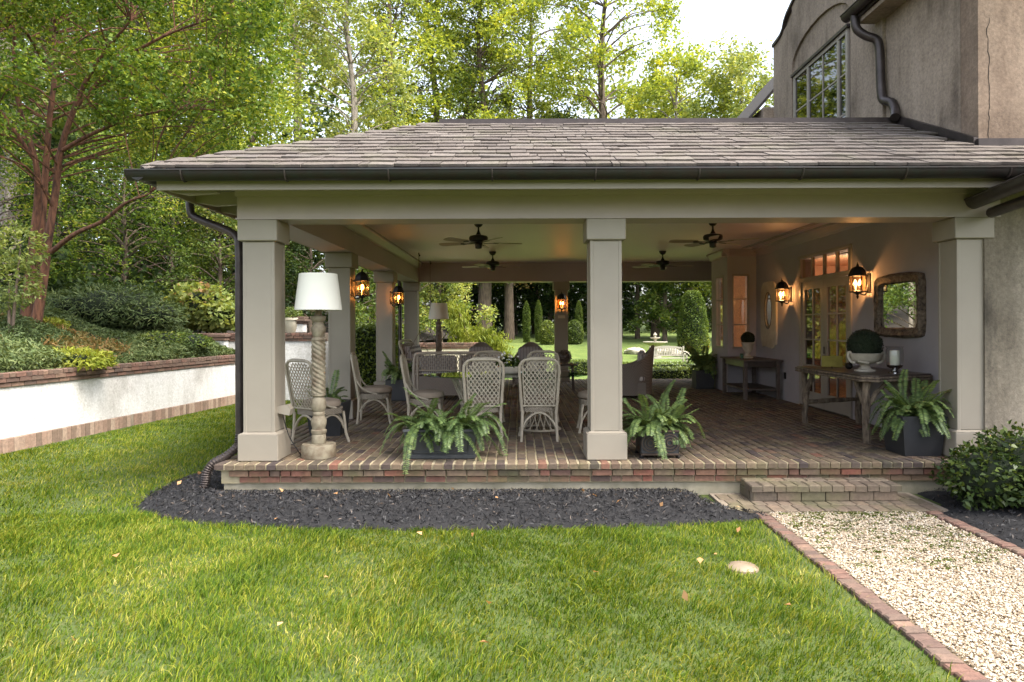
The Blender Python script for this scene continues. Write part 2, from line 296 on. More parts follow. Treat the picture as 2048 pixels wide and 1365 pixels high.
# ---------------------------------------------------------------- mesh helpers
class MB:
    def __init__(self): self.v = []; self.f = []; self.sm = False
    def add(self, vs_, fs_):
        n = len(self.v); self.v.extend([tuple(p) for p in vs_]); self.f.extend([tuple(i + n for i in f) for f in fs_]); return self
    def box(self, x0, x1, y0, y1, z0, z1):
        return self.add([(x0, y0, z0), (x1, y0, z0), (x1, y1, z0), (x0, y1, z0), (x0, y0, z1), (x1, y0, z1), (x1, y1, z1), (x0, y1, z1)],
                        [(0, 3, 2, 1), (4, 5, 6, 7), (0, 1, 5, 4), (1, 2, 6, 5), (2, 3, 7, 6), (3, 0, 4, 7)])
    def chamfer(self, x0, x1, y0, y1, z0, z1, c=0.01):
        """box with chamfered vertical and horizontal edges on top and sides"""
        def ring(ix, z): return [(x0 + ix + c, y0 + ix, z), (x1 - ix - c, y0 + ix, z), (x1 - ix, y0 + ix + c, z), (x1 - ix, y1 - ix - c, z), (x1 - ix - c, y1 - ix, z), (x0 + ix + c, y1 - ix, z), (x0 + ix, y1 - ix - c, z), (x0 + ix, y0 + ix + c, z)]
        rings = [ring(c, z0), ring(0, z0 + c), ring(0, z1 - c), ring(c, z1)]
        vs_ = [p for r in rings for p in r]; fs_ = []
        for k in range(3):
            for i in range(8):
                j = (i + 1) % 8; fs_.append((k * 8 + i, k * 8 + j, k * 8 + 8 + j, k * 8 + 8 + i))
        fs_.append(tuple(range(7, -1, -1))); fs_.append(tuple(range(24, 32)))
        return self.add(vs_, fs_)
    def tube(self, pts, rad, sides=8, caps=True):
        pts = [Vector(p) for p in pts]; n = len(pts)
        if not isinstance(rad, (list, tuple, np.ndarray)): rad = [rad] * n
        vs_ = []; prev = None
        for i in range(n):
            t = (pts[min(i + 1, n - 1)] - pts[max(i - 1, 0)])
            if t.length < 1e-9: t = Vector((0, 0, 1))
            t.normalize()
            if prev is None:
                a = Vector((1, 0, 0)) if abs(t.x) < 0.8 else Vector((0, 1, 0))
                u = t.cross(a).normalized()
            else:
                u = prev - t * prev.dot(t)
                u = u.normalized() if u.length > 1e-6 else t.orthogonal().normalized()
            prev = u; w_ = t.cross(u)
            for k in range(sides):
                an = 2 * PI * k / sides
                vs_.append(pts[i] + (u * math.cos(an) + w_ * math.sin(an)) * rad[i])
        fs_ = []
        for i in range(n - 1):
            for k in range(sides):
                j = (k + 1) % sides
                fs_.append((i * sides + k, i * sides + j, (i + 1) * sides + j, (i + 1) * sides + k))
        if caps: fs_.append(tuple(range(sides - 1, -1, -1))); fs_.append(tuple(range((n - 1) * sides, n * sides)))
        return self.add(vs_, fs_)
    def lathe(self, prof, sides=24, cx=0, cy=0, sx=1, sy=1, twist=None):
        vs_ = []; fs_ = []
        for (r, z) in prof:
            for k in range(sides):
                an = 2 * PI * k / sides
                vs_.append((cx + r * sx * math.cos(an), cy + r * sy * math.sin(an), z))
        for i in range(len(prof) - 1):
            for k in range(sides):
                j = (k + 1) % sides
                fs_.append((i * sides + k, i * sides + j, (i + 1) * sides + j, (i + 1) * sides + k))
        fs_.append(tuple(range(sides - 1, -1, -1))); fs_.append(tuple(range((len(prof) - 1) * sides, len(prof) * sides)))
        return self.add(vs_, fs_)
    def extrude(self, poly, axis, a, b_):
        """poly: 2D points; axis 'x','y','z' gives the extrusion direction"""
        def p3(p, t):
            return {'x': (t, p[0], p[1]), 'y': (p[0], t, p[1]), 'z': (p[0], p[1], t)}[axis]
        n = len(poly); vs_ = [p3(p, a) for p in poly] + [p3(p, b_) for p in poly]
        fs_ = [tuple(range(n - 1, -1, -1)), tuple(range(n, 2 * n))] + [(i, (i + 1) % n, n + (i + 1) % n, n + i) for i in range(n)]
        return self.add(vs_, fs_)
    def build(self, name, material, parent=None, smooth=False, kind=None, label=None, loc=None):
        me = bpy.data.meshes.new(name); me.from_pydata(self.v, [], self.f); me.update()
        return link_mesh(name, me, material, parent, smooth, kind, label, loc)
def link_mesh(name, me, material, parent=None, smooth=False, kind=None, label=None, loc=None):
    if material and not me.materials: me.materials.append(material)
    if smooth:
        me.polygons.foreach_set("use_smooth", np.ones(len(me.polygons), dtype=bool))
        try: me.set_sharp_from_angle(angle=R(40))
        except Exception: pass
    o = bpy.data.objects.new(name, me); COL.objects.link(o)
    if parent: o.parent = parent
    if loc: o.location = loc
    if kind: o["kind"] = kind
    if label: o["label"] = label
    return o
def np_mesh(name, verts, faces):
    """verts (N,3) and faces (F,k) as numpy arrays"""
    me = bpy.data.meshes.new(name); verts = np.ascontiguousarray(verts, dtype=np.float32); F, k = faces.shape
    me.vertices.add(len(verts)); me.vertices.foreach_set("co", verts.ravel())
    me.loops.add(F * k); me.loops.foreach_set("vertex_index", np.ascontiguousarray(faces, dtype=np.int32).ravel())
    me.polygons.add(F); me.polygons.foreach_set("loop_start", np.arange(0, F * k, k, dtype=np.int32))
    me.update(calc_edges=True); return me
def tag(o, label=None, cat=None, group=None, kind=None):
    if label: o["label"] = label
    if cat: o["category"] = cat
    if group: o["group"] = group
    if kind: o["kind"] = kind
    return o
def thing(name, label, cat, loc=(0, 0, 0), rz=0, group=None):
    o = bpy.data.objects.new(name, None); COL.objects.link(o); o.location = loc; o.rotation_euler = (0, 0, R(rz))
    o.empty_display_size = 0.1
    return tag(o, label, cat, group)
def part(name, parent, loc=(0, 0, 0), rz=0):
    o = bpy.data.objects.new(name, None); COL.objects.link(o); o.parent = parent; o.location = loc; o.rotation_euler = (0, 0, R(rz)); o.empty_display_size = 0.05; return o
def copy_tree(o, parent=None):
    c = o.copy(); COL.objects.link(c); c.parent = parent
    for ch in list(o.children): copy_tree(ch, c)
    return c
def dup(o, label, loc, rz=0, group=None):
    c = copy_tree(o); c.location = loc; c.rotation_euler = (0, 0, R(rz)); c["label"] = label
    if group: c["group"] = group
    return c
def struct(o): o["kind"] = "structure"; return o
def catmull(pts, n=6):
    P = [Vector(p) for p in pts]; P = [P[0] * 2 - P[1]] + P + [P[-1] * 2 - P[-2]]; out = []
    for i in range(1, len(P) - 2):
        for k in range(n):
            t = k / n; a, b_, c_, d_ = P[i - 1], P[i], P[i + 1], P[i + 2]
            out.append(0.5 * ((2 * b_) + (c_ - a) * t + (2 * a - 5 * b_ + 4 * c_ - d_) * t * t + (3 * b_ - a - 3 * c_ + d_) * t ** 3))
    out.append(P[-2]); return out

# leaves: folded diamonds
def leaf_arrays(pos, rng, Lmin, Lmax, wr=0.5, up=0.0, out=None, hang=0.0):
    n = len(pos)
    a = rng.normal(size=(n, 3)); a[:, 2] *= 0.7; a[:, 2] -= hang
    if out is not None: a = a + out * 1.2
    a /= np.linalg.norm(a, axis=1)[:, None] + 1e-9
    nn = rng.normal(size=(n, 3)); nn[:, 2] = np.abs(nn[:, 2]) + up
    if out is not None: nn = nn + out * 0.8
    bvec = np.cross(a, nn); bvec /= np.linalg.norm(bvec, axis=1)[:, None] + 1e-9
    nrm = np.cross(bvec, a)
    l = rng.uniform(Lmin, Lmax, n)[:, None]; w_ = l * wr * 0.5
    v0 = pos - a * l * 0.5; v2 = pos + a * l * 0.5 - nrm * l * 0.12
    v1 = pos + bvec * w_ + nrm * l * 0.08; v3 = pos - bvec * w_ + nrm * l * 0.08
    V = np.stack([v0, v1, v2, v3], axis=1).reshape(-1, 3)
    F = np.arange(n * 4).reshape(-1, 4)
    return V, F
def leaves(name, pos, rng, Lmin, Lmax, material, parent=None, wr=0.5, up=0.0, out=None, hang=0.0, kind=None):
    V, F = leaf_arrays(np.asarray(pos, dtype=float), rng, Lmin, Lmax, wr, up, out, hang)
    return link_mesh(name, np_mesh(name, V, F), material, parent, kind=kind)
def cluster_points(rng, centres, radii, per, zs=0.7):
    k = len(centres); radii = np.broadcast_to(np.asarray(radii, float), (k,))
    nt_ = 11; tw = rng.normal(size=(k, nt_, 3)); tw /= np.linalg.norm(tw, axis=2)[:, :, None]; tl = rng.uniform(0.55, 1.15, (k, nt_, 1)); tw = tw * tl
    tw[:, :, 2] *= zs
    idx = rng.integers(0, nt_, (k, per)); d = np.take_along_axis(tw, idx[:, :, None].repeat(3, 2), axis=1)
    r = rng.uniform(0.12, 1.0, (k, per, 1)) ** 0.75
    ball = rng.uniform(size=(k, per, 1)) < 0.45
    bd_ = rng.normal(size=(k, per, 3)); bd_ *= (rng.uniform(0.3, 1.05, (k, per, 1)) / (np.linalg.norm(bd_, axis=2)[:, :, None] + 1e-9)); bd_[:, :, 2] *= zs
    jit = rng.normal(size=(k, per, 3)) * 0.09; p = np.where(ball, bd_, d * r + jit); p[:, :, 2] -= 0.22 * (r[:, :, 0] ** 2)
    return (np.asarray(centres)[:, None, :] + p * radii[:, None, None]).reshape(-1, 3)

def tree(name, label, base, trunks, centres, cr, per, Lf, leafmat, barkmat, group=None, seed=1, cat="tree", zs=0.7, limb=0.05, up=0.3, hang=0.0, wr=0.55, TR=1.0):
    """trunks: list of (points, radii) in coordinates relative to base; centres: leaf clump centres relative to base"""
    rng = np.random.default_rng(seed)
    t = thing(name, label, cat, base, 0, group)
    mb = MB(); nodes = []
    for pts, rad in trunks:
        sp = catmull(pts, 5); rad = [q * TR for q in rad]; rr = np.interp(np.linspace(0, 1, len(sp)), np.linspace(0, 1, len(rad)), rad)
        mb.tube(sp, list(rr), 9); nodes += [(p, r) for p, r in zip(sp, rr)]
    lb = MB(); C = np.asarray(centres)
    NP = np.array([p for p, r in nodes]); NR = np.array([r for p, r in nodes])
    for c in C:
        d = np.linalg.norm(NP - c, axis=1) + np.where(NP[:, 2] > c[2] - 0.25 * np.hypot(NP[:, 0] - c[0], NP[:, 1] - c[1]), 3.0, 0.0)
        i = int(np.argmin(d)); p0 = Vector(NP[i]); p1 = Vector(c); ln = (p1 - p0).length
        if ln < 0.05: continue
        r0 = min(NR[i] * 0.55, limb * (0.5 + ln * 0.25))
        mid = p0.lerp(p1, 0.5) + Vector((rng.normal() * 0.1, rng.normal() * 0.1, 0.12)) * ln
        lb.tube(catmull([p0, mid, p1], 3), list(np.linspace(r0, max(0.006, r0 * 0.2), 7)), 5, False)
    mb.build("trunk", barkmat, t, True)
    lb.build("limbs", barkmat, t, True)
    P = cluster_points(rng, C, cr, per, zs)
    leaves("crown", P, rng, Lf * 0.65, Lf * 1.25, leafmat, t, wr, up, None, hang)
    return t
def auto_tree(name, label, base, H, r0, cb, Rm, nclump, cr, per, Lf, leafmat, barkmat, group=None, seed=1, lean=(0, 0), shape='oval', limb=0.06, cat="tree", zs=0.7, fork=False):
    rng = np.random.default_rng(seed)
    n = 6; pts = []; ang = 0
    for i in range(n):
        f = i / (n - 1); w_ = 0.02 * H * f
        pts.append((lean[0] * f + rng.normal() * w_ * 0.5, lean[1] * f + rng.normal() * w_ * 0.5, H * 0.93 * f))
    trunks = [(pts, [r0 * 1.25, r0, r0 * 0.85, r0 * 0.62, r0 * 0.4, r0 * 0.12])]
    if fork:
        p = pts[2]
        for s_ in (-1, 1):
            trunks.append(([p, (p[0] + s_ * H * 0.07, p[1], p[2] + H * 0.15), (p[0] + s_ * H * 0.14, p[1] + rng.normal() * 0.5, p[2] + H * 0.4)], [r0 * 0.6, r0 * 0.42, r0 * 0.1]))
    cs = []
    for i in range(nclump):
        f = cb + (1.0 - cb) * (i + rng.uniform()) / nclump; u = (f - cb) / (1 - cb)
        prof = {'oval': math.sin(PI * (0.12 + 0.83 * u)) ** 0.7, 'cone': (1 - u) ** 0.85 + 0.06, 'dome': math.sqrt(max(0.02, 1 - (u * 0.97) ** 2)), 'vase': 0.45 + 0.55 * u if u < 0.8 else 0.9 - (u - 0.8) * 2.5}[shape]
        rr = Rm * prof * (rng.uniform(0.05, 1.0) ** 0.55); a_ = i * 2.39996 + rng.normal() * 0.5
        cs.append((lean[0] * f + rr * math.cos(a_), lean[1] * f + rr * math.sin(a_), H * f))
    return tree(name, label, base, trunks, cs, rng.uniform(0.7, 1.3, nclump) * cr, per, Lf, leafmat, barkmat, group, seed + 100, cat, zs, limb)

def ellipsoid_core(mb, c, r, seed=0, k=0.1, nu=14, nv=9, zmin=None):
    rng = np.random.default_rng(seed); vs_ = []; fs_ = []
    ph = rng.uniform(0, 6, 6)
    for i in range(nv + 1):
        th = PI * i / nv
        for j in range(nu):
            p = 2 * PI * j / nu
            s = 1 + k * (math.sin(3 * p + ph[0] + 2 * th) + math.sin(2 * p + ph[1]) * math.cos(3 * th + ph[2])) * 0.6
            z = c[2] + r[2] * s * math.cos(th)
            if zmin is not None: z = max(z, zmin)
            vs_.append((c[0] + r[0] * s * math.sin(th) * math.cos(p), c[1] + r[1] * s * math.sin(th) * math.sin(p), z))
    for i in range(nv):
        for j in range(nu):
            q = (j + 1) % nu; fs_.append((i * nu + j, (i + 1) * nu + j, (i + 1) * nu + q, i * nu + q))
    mb.add(vs_, fs_)
def shell_points(rng, n, c, r, thick=0.2, k=0.08, zmin=-9):
    d = rng.normal(size=(n, 3)); d /= np.linalg.norm(d, axis=1)[:, None]
    s = 1 - thick * rng.uniform(0, 1, n) ** 1.5 + k * (np.sin(5 * d[:, 0] + 4 * d[:, 2]) + np.sin(6 * d[:, 1] - 3 * d[:, 0] + 1.3)) * 0.7 + rng.normal(size=n) * k * 0.35
    p = np.asarray(c) + d * s[:, None] * np.asarray(r)
    ok = p[:, 2] > zmin
    return p[ok], d[ok]
def bush(name, label, base, lobes, n, Lf, leafmat, seed=1, cat="shrub", group=None, wr=0.55, thick=0.25, stems=True, up=0.4, k=0.1, core=0.8, hang=0.0):
    """lobes: list of (centre, radii) relative to base"""
    rng = np.random.default_rng(seed); t = thing(name, label, cat, base, 0, group)
    vol = [l[1][0] * l[1][1] + l[1][0] * l[1][2] + l[1][1] * l[1][2] for l in lobes]; P = []; D = []
    for l, v_ in zip(lobes, vol):
        p, d = shell_points(rng, int(n * v_ / sum(vol)), l[0], l[1], thick, k, 0.01); P.append(p); D.append(d)
    leaves("foliage", np.concatenate(P), rng, Lf * 0.65, Lf * 1.25, leafmat, t, wr, up, np.concatenate(D), hang)
    if core:
        mb = MB()
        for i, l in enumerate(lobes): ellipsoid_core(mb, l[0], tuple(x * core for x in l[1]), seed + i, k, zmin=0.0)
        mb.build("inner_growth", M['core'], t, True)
    if stems:
        mb = MB()
        for l in lobes:
            mb.tube([(l[0][0] * 0.2, l[0][1] * 0.2, -0.05), (l[0][0] * 0.6, l[0][1] * 0.6, l[0][2] * 0.5), l[0]], [0.03, 0.022, 0.01], 6)
        mb.build("stem", M['bark_brown'], t, True)
    return t
def hedge(name, label, x0, x1, y0, y1, z0, z1, n, Lf, leafmat, seed=1, group=None, cat="hedge", rough=0.04):
    rng = np.random.default_rng(seed)
    cx, cy_ = (x0 + x1) / 2, (y0 + y1) / 2; t = thing(name, label, cat, (cx, cy_, z0), 0, group)
    hx, hy, hz = (x1 - x0) / 2, (y1 - y0) / 2, z1 - z0
    ar = np.array([hx * 2 * hy * 2, hx * 2 * hz, hx * 2 * hz, hy * 2 * hz, hy * 2 * hz]); cnt = (n * ar / ar.sum()).astype(int); P = []; D = []
    for s_, c in enumerate(cnt):
        u = rng.uniform(-1, 1, c); w_ = rng.uniform(0, 1, c); dep = -np.abs(rng.normal(size=c)) * rough * 0.7 + rng.normal(size=c) * rough * 0.3
        if s_ == 0: p = np.stack([u * hx, (w_ * 2 - 1) * hy, hz + dep], 1); d = (0, 0, 1)
        elif s_ in (1, 2):
            sg = -1 if s_ == 1 else 1; p = np.stack([u * hx, sg * (hy + dep), w_ * hz], 1); d = (0, sg, 0)
        else:
            sg = -1 if s_ == 3 else 1; p = np.stack([sg * (hx + dep), u * hy, w_ * hz], 1); d = (sg, 0, 0)
        P.append(p); D.append(np.tile(d, (c, 1)))
    leaves("foliage", np.concatenate(P), rng, Lf * 0.65, Lf * 1.25, leafmat, t, 0.6, 0.2, np.concatenate(D).astype(float))
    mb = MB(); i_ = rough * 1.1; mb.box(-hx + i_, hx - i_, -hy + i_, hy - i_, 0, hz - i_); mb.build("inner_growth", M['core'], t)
    return t

# ================================================================ GROUND
GZ = -0.34
def sstep(a, b_, t):
    t = np.clip((t - a) / (b_ - a), 0, 1); return t * t * (3 - 2 * t)
def ground_z(x, y):
    x = np.asarray(x, float); y = np.asarray(y, float)
    return GZ + 0.8 * sstep(20.5, 33, y) + 1.2 * sstep(33, 70, y) + 0.015 * np.sin(x * 1.3 + y * 0.7) * sstep(12, 20, y)
def wall_x(y): return -7.08 + 0.109 * (np.asarray(y, float) - 2.53)
def bank_z(x, y):
    s = np.clip(wall_x(y) - np.asarray(x, float), 0, 60)
    far = np.clip(s - 5, 0, 60)
    return 0.70 + 0.27 * np.minimum(s, 5) + 0.10 * far + 0.05 * np.sin(x * 1.7 + y) * np.minimum(s, 1) + 0.04 * np.sin(y * 2.3 - x) * np.minimum(s, 1)
def sheet(name, xs, ys, zf, material):
    X, Y = np.meshgrid(xs, ys); Z = zf(X, Y); V = np.stack([X, Y, Z], 2).reshape(-1, 3); nx, ny = len(xs), len(ys)
    i = np.arange(ny - 1)[:, None] * nx + np.arange(nx - 1)[None, :]
    F = np.stack([i, i + 1, i + nx + 1, i + nx], 2).reshape(-1, 4)
    return struct(link_mesh(name, np_mesh(name, V, F), material, None, True))
GXS = np.concatenate([[-90, -60, -40, -25], np.arange(-16, 16.1, 1.0), [25, 40, 60, 90]])
tag(sheet("lawn", GXS, np.concatenate([[-30, -20], np.arange(-12, 10.6, 1.5)]), ground_z, M['thatch']), "green lawn sweeping in front of the brick patio", "lawn")
tag(sheet("back_lawn", GXS, np.concatenate([np.arange(10.5, 72, 1.5), [90, 130, 180, 240]]), ground_z, M['lawn']), "bright lawn of the garden behind the porch", "lawn")
# planted bank to the left, held by the white wall
ys = np.arange(-10, 60.1, 0.7); ss = np.concatenate([np.arange(0.05, 3, 0.3), np.arange(3, 12, 0.8), np.arange(12, 60, 4)])
Yg, Sg = np.meshgrid(ys, ss); Xg = wall_x(Yg) - Sg; V = np.stack([Xg, Yg, bank_z(Xg, Yg)], 2).reshape(-1, 3); nx = len(ys)
i = np.arange(len(ss) - 1)[:, None] * nx + np.arange(nx - 1)[None, :]
F = np.stack([i, i + nx, i + nx + 1, i + 1], 2).reshape(-1, 4)
tag(struct(link_mesh("garden_bank", np_mesh("garden_bank", V, F), M['soil'], None, True)), "dark soil bank rising behind the white retaining wall", "bank")

# mulch bed
MUL = [(-3.74, -0.09), (-3.62, -0.45), (-3.36, -0.66), (-2.76, -0.95), (-1.9, -1.08), (-0.91, -1.14), (0.27, -1.11), (1.34, -1.04), (2.2, -0.86), (2.18, -0.72), (1.95, -0.60), (1.80, -0.2), (1.78, 0.1), (-3.0, 0.1), (-3.0, 3.0), (-3.3, 3.0), (-3.6, 1.7), (-3.78, 0.5)]
MUR = [(3.80, -0.62), (3.80, -3.6), (9, -3.6), (9, 0.3), (4.05, 0.3), (4.0, -0.4)]
def in_poly(x, y, poly):
    x = np.asarray(x); y = np.asarray(y); r = np.zeros(x.shape, bool); n = len(poly)
    for i in range(n):
        x0, y0 = poly[i]; x1, y1 = poly[(i + 1) % n]
        c = ((y0 > y) != (y1 > y)) & (x < (x1 - x0) * (y - y0) / (y1 - y0 + 1e-12) + x0); r ^= c
    return r
def edge_dist(x, y, poly):
    d = np.full(np.shape(x), 1e9); n = len(poly)
    for i in range(n):
        a = np.array(poly[i]); b_ = np.array(poly[(i + 1) % n]); ab = b_ - a
        t = np.clip(((x - a[0]) * ab[0] + (y - a[1]) * ab[1]) / (ab @ ab), 0, 1)
        d = np.minimum(d, np.hypot(x - a[0] - t * ab[0], y - a[1] - t * ab[1]))
    return d
def bed(name, poly, label, hmax):
    xs = [p[0] for p in poly]; ys = [p[1] for p in poly]
    gx = np.arange(min(xs) - 0.1, max(xs) + 0.1, 0.06); gy = np.arange(min(ys) - 0.1, max(ys) + 0.1, 0.06)
    X, Y = np.meshgrid(gx, gy); D = edge_dist(X, Y, poly); I = in_poly(X, Y, poly)
    rngm = np.random.default_rng(3); Z = np.where(I, GZ + 0.006 + hmax * (1 - np.exp(-D * 5)) + rngm.normal(size=X.shape) * 0.004, GZ - 0.04)
    nx = len(gx); V = np.stack([X, Y, Z], 2).reshape(-1, 3); i = np.arange(len(gy) - 1)[:, None] * nx + np.arange(nx - 1)[None, :]
    F = np.stack([i, i + 1, i + nx + 1, i + nx], 2).reshape(-1, 4)
    keep = (I.ravel()[F].sum(1) > 0)
    o = struct(link_mesh(name, np_mesh(name, V, F[keep]), M['mulch_soil'], None, True)); tag(o, label, "mulch bed"); return o
bed("mulch_bed", MUL, "curved bed of black mulch along the brick patio", 0.125)
bed("mulch_bed", MUR, "black mulch bed under the glossy shrub by the gravel path", 0.05)
def chips(poly, hmax, n, rng, ylim=None):
    xs = [p[0] for p in poly]; ys = [p[1] for p in poly]
    x = rng.uniform(min(xs), max(xs), n * 2); y = rng.uniform(min(ys), max(ys), n * 2)
    k = in_poly(x, y, poly)
    if ylim is not None: k &= (y > ylim)
    x = x[k][:n]; y = y[k][:n]; D = edge_dist(x, y, poly)
    m_ = D < 0.06; x = x + m_ * rng.normal(size=len(x)) * 0.035; y = y + m_ * rng.normal(size=len(x)) * 0.035
    return np.stack([x, y, GZ + 0.016 + hmax * (1 - np.exp(-D * 5)) + rng.uniform(0, 0.014, len(x))], 1)
rng = np.random.default_rng(11)
P = np.concatenate([chips(MUL, 0.125, 26000, rng), chips(MUR, 0.05, 9000, rng, -2.6)])
V, F = leaf_arrays(P, rng, 0.018, 0.06, 0.2, 0.6)
link_mesh("mulch_chips", np_mesh("mulch_chips", V, F), M['chip'], None, kind="stuff")
tag(bpy.data.objects["mulch_chips"], "shredded black mulch chips covering the beds", "mulch")
# fallen leaves on the mulch and lawn
P = chips(MUL, 0.125, 34, rng); P[:, 2] += 0.012
x = rng.uniform(-3, 2, 14); y = rng.uniform(-3.6, -1.2, 14); P = np.concatenate([P, np.stack([x, y, np.full(14, GZ + 0.06)], 1)])
tag(leaves("fallen_leaves", P, rng, 0.03, 0.075, M['dryleaf'], None, 0.7, 1.5, None, 0, "stuff"), "dry tan leaves fallen on the mulch and grass", "leaves")

# gravel path
PX0, PX1, PY0, PY1 = 2.24, 3.69, -4.6, -0.66
mb = MB(); mb.add([(PX0 - 0.02, PY0, GZ + 0.008), (PX1 + 0.02, PY0, GZ + 0.008), (PX1 + 0.02, PY1, GZ + 0.008), (PX0 - 0.02, PY1, GZ + 0.008)], [(0, 1, 2, 3)])
tag(struct(mb.build("gravel_path", M['gravel_base'])), "pale gravel path between two brick edgings", "path")
def pebbles(n, rng):
    ph = (1 + 5 ** 0.5) / 2
    iv = np.array([(1, 0, 0), (-1, 0, 0), (0, 1, 0), (0, -1, 0), (0, 0, 1), (0, 0, -1)]) * 1.15
    iv_ = np.array([(-1, ph, 0), (1, ph, 0), (-1, -ph, 0), (1, -ph, 0), (0, -1, ph), (0, 1, ph), (0, -1, -ph), (0, 1, -ph), (ph, 0, -1), (ph, 0, 1), (-ph, 0, -1), (-ph, 0, 1)]) / 1.9
    ff = np.array([(0, 2, 4), (2, 1, 4), (1, 3, 4), (3, 0, 4), (2, 0, 5), (1, 2, 5), (3, 1, 5), (0, 3, 5)])
    ff_ = np.array([(0, 11, 5), (0, 5, 1), (0, 1, 7), (0, 7, 10), (0, 10, 11), (1, 5, 9), (5, 11, 4), (11, 10, 2), (10, 7, 6), (7, 1, 8), (3, 9, 4), (3, 4, 2), (3, 2, 6), (3, 6, 8), (3, 8, 9), (4, 9, 5), (2, 4, 11), (6, 2, 10), (8, 6, 7), (9, 8, 1)])
    x = rng.uniform(PX0 + 0.02, PX1 - 0.02, n); y = rng.uniform(-3.95, PY1, n)
    s = 0.0045 + 0.0065 * rng.uniform(0, 1, n) ** 1.6
    ax = rng.uniform(0.7, 1.35, (n, 3)); ax[:, 2] *= 0.6; a = rng.uniform(0, 6.28, n); tl = rng.normal(size=n) * 0.4
    v = iv[None] * ax[:, None, :] * s[:, None, None] * rng.uniform(0.75, 1.2, (n, 6, 1))
    ct, st = np.cos(tl)[:, None], np.sin(tl)[:, None]; vy = v[:, :, 1] * ct - v[:, :, 2] * st; vz = v[:, :, 1] * st + v[:, :, 2] * ct; v = np.stack([v[:, :, 0], vy, vz], 2)
    c, s_ = np.cos(a)[:, None], np.sin(a)[:, None]
    v = np.stack([v[:, :, 0] * c - v[:, :, 1] * s_, v[:, :, 0] * s_ + v[:, :, 1] * c, v[:, :, 2]], 2)
    v += np.stack([x, y, GZ + 0.013 + rng.uniform(-0.004, 0.01, n)], 1)[:, None, :]
    F = ff[None] + np.arange(n)[:, None, None] * 6
    return v.reshape(-1, 3), F.reshape(-1, 3)
V, F = pebbles(36000, np.random.default_rng(5))
tag(link_mesh("gravel", np_mesh("gravel", V, F), M['pebble'], None, True, kind="stuff"), "cream and tan pebbles covering the path", "gravel")
# moss tufts on the shaded end of the path
rng = np.random.default_rng(8); P = []
for k in range(150):
    t = rng.uniform() ** 2.2; cx = rng.uniform(PX0 + 0.1, PX1 - 0.05); cy_ = PY1 - 0.03 - 1.5 * t; r_ = rng.uniform(0.015, 0.07)
    a = rng.uniform(0, 6.28, 40); q = r_ * np.sqrt(rng.uniform(0, 1, 40)); P.append(np.stack([cx + q * np.cos(a) * 1.6, cy_ + q * np.sin(a), np.full(40, GZ + 0.016) + rng.uniform(0, 0.008, 40)], 1))
tag(leaves("moss", np.concatenate(P), rng, 0.012, 0.028, M['moss'], None, 0.6, 0.8, None, 0, "stuff"), "green moss patches on the gravel below the step", "moss")

# grass blades
def grass(n, x0, x1, y0, y1, rng, hmin, hmax, wmin, wmax):
    x = rng.uniform(x0, x1, n); y = rng.uniform(y0, y1, n)
    d = y + 7.03
    k = (x > wall_x(y) + 0.12) & ~in_poly(x + rng.normal(size=n) * 0.022 + 0.02 * np.sin(y * 19), y + rng.normal(size=n) * 0.022 + 0.02 * np.sin(x * 17), MUL) & ~((x > PX0 - 0.10) & (y < -0.3)) & ~((x > -3.1) & (y > 0.0)) & ~((x > 1.7) & (y > -0.85))
    k &= (np.abs(x) < d * 0.80 + 0.3)
    bare = np.hypot((x - 1.6) / 1.1, y + 2.12) < 0.13; bare2 = np.hypot((x - 1.72) / 1.2, (y + 2.35)) < 0.12
    k &= ~((bare | bare2) & (rng.uniform(size=n) < 0.6))
    thin = np.clip((PX0 - 0.1 - x) / 0.35, 0.12, 1); k &= ~((x > 1.75) & (y < -1.0) & (rng.uniform(size=n) > thin))
    dens = 0.55 + 0.45 * np.sin(x * 2.1 + 1.7 * np.sin(y * 1.9)) * np.sin(y * 2.7 + 1.1 * np.sin(x * 2.3))
    k &= rng.uniform(size=n) < 0.72 + 0.4 * dens
    x = x[k]; y = y[k]; n = len(x)
    cl = 0.75 + 0.35 * np.sin(x * 5.1 + 2 * np.sin(y * 4.3)) * np.sin(y * 5.7) + 0.12 * np.sin(x * 17 + y * 13)
    h = rng.uniform(hmin, hmax, n) * cl; w_ = rng.uniform(wmin, wmax, n); a = rng.uniform(0, 6.28, n)
    flow = 1.2 * np.sin(x * 1.3 + y * 0.8); la = flow + rng.normal(size=n) * 1.1
    lean = rng.uniform(0.2, 1.5, n) * h
    dx, dy = np.cos(la), np.sin(la); bx_, by = np.cos(a) * w_ / 2, np.sin(a) * w_ / 2
    z = np.full(n, GZ)
    V = np.stack([np.stack([x - bx_, y - by, z], 1), np.stack([x + bx_, y + by, z], 1),
                  np.stack([x + bx_ * 0.75 + dx * lean * 0.35, y + by * 0.75 + dy * lean * 0.35, z + h * 0.62], 1), np.stack([x - bx_ * 0.75 + dx * lean * 0.35, y - by * 0.75 + dy * lean * 0.35, z + h * 0.62], 1),
                  np.stack([x + dx * lean, y + dy * lean, z + h * 0.92], 1)], 1).reshape(-1, 3)
    i = np.arange(n)[:, None] * 5
    return V, np.concatenate([i + np.array([[0, 1, 2]]), i + np.array([[0, 2, 3]]), i + np.array([[3, 2, 4]])])
rng = np.random.default_rng(21)
parts_ = [grass(128000, -4.6, 2.2, -4.05, -0.6, rng, 0.03, 0.075, 0.0035, 0.0075), grass(90000, -7.2, -2.95, -1.8, 9.3, rng, 0.03, 0.065, 0.005, 0.010)]
off = 0; VV = []; FF = []
for V, F in parts_: VV.append(V); FF.append(F + off); off += len(V)
tag(link_mesh("grass", np_mesh("grass", np.concatenate(VV), np.concatenate(FF)), M['grass'], None, kind="stuff"), "short mown grass blades of the front lawn", "grass")

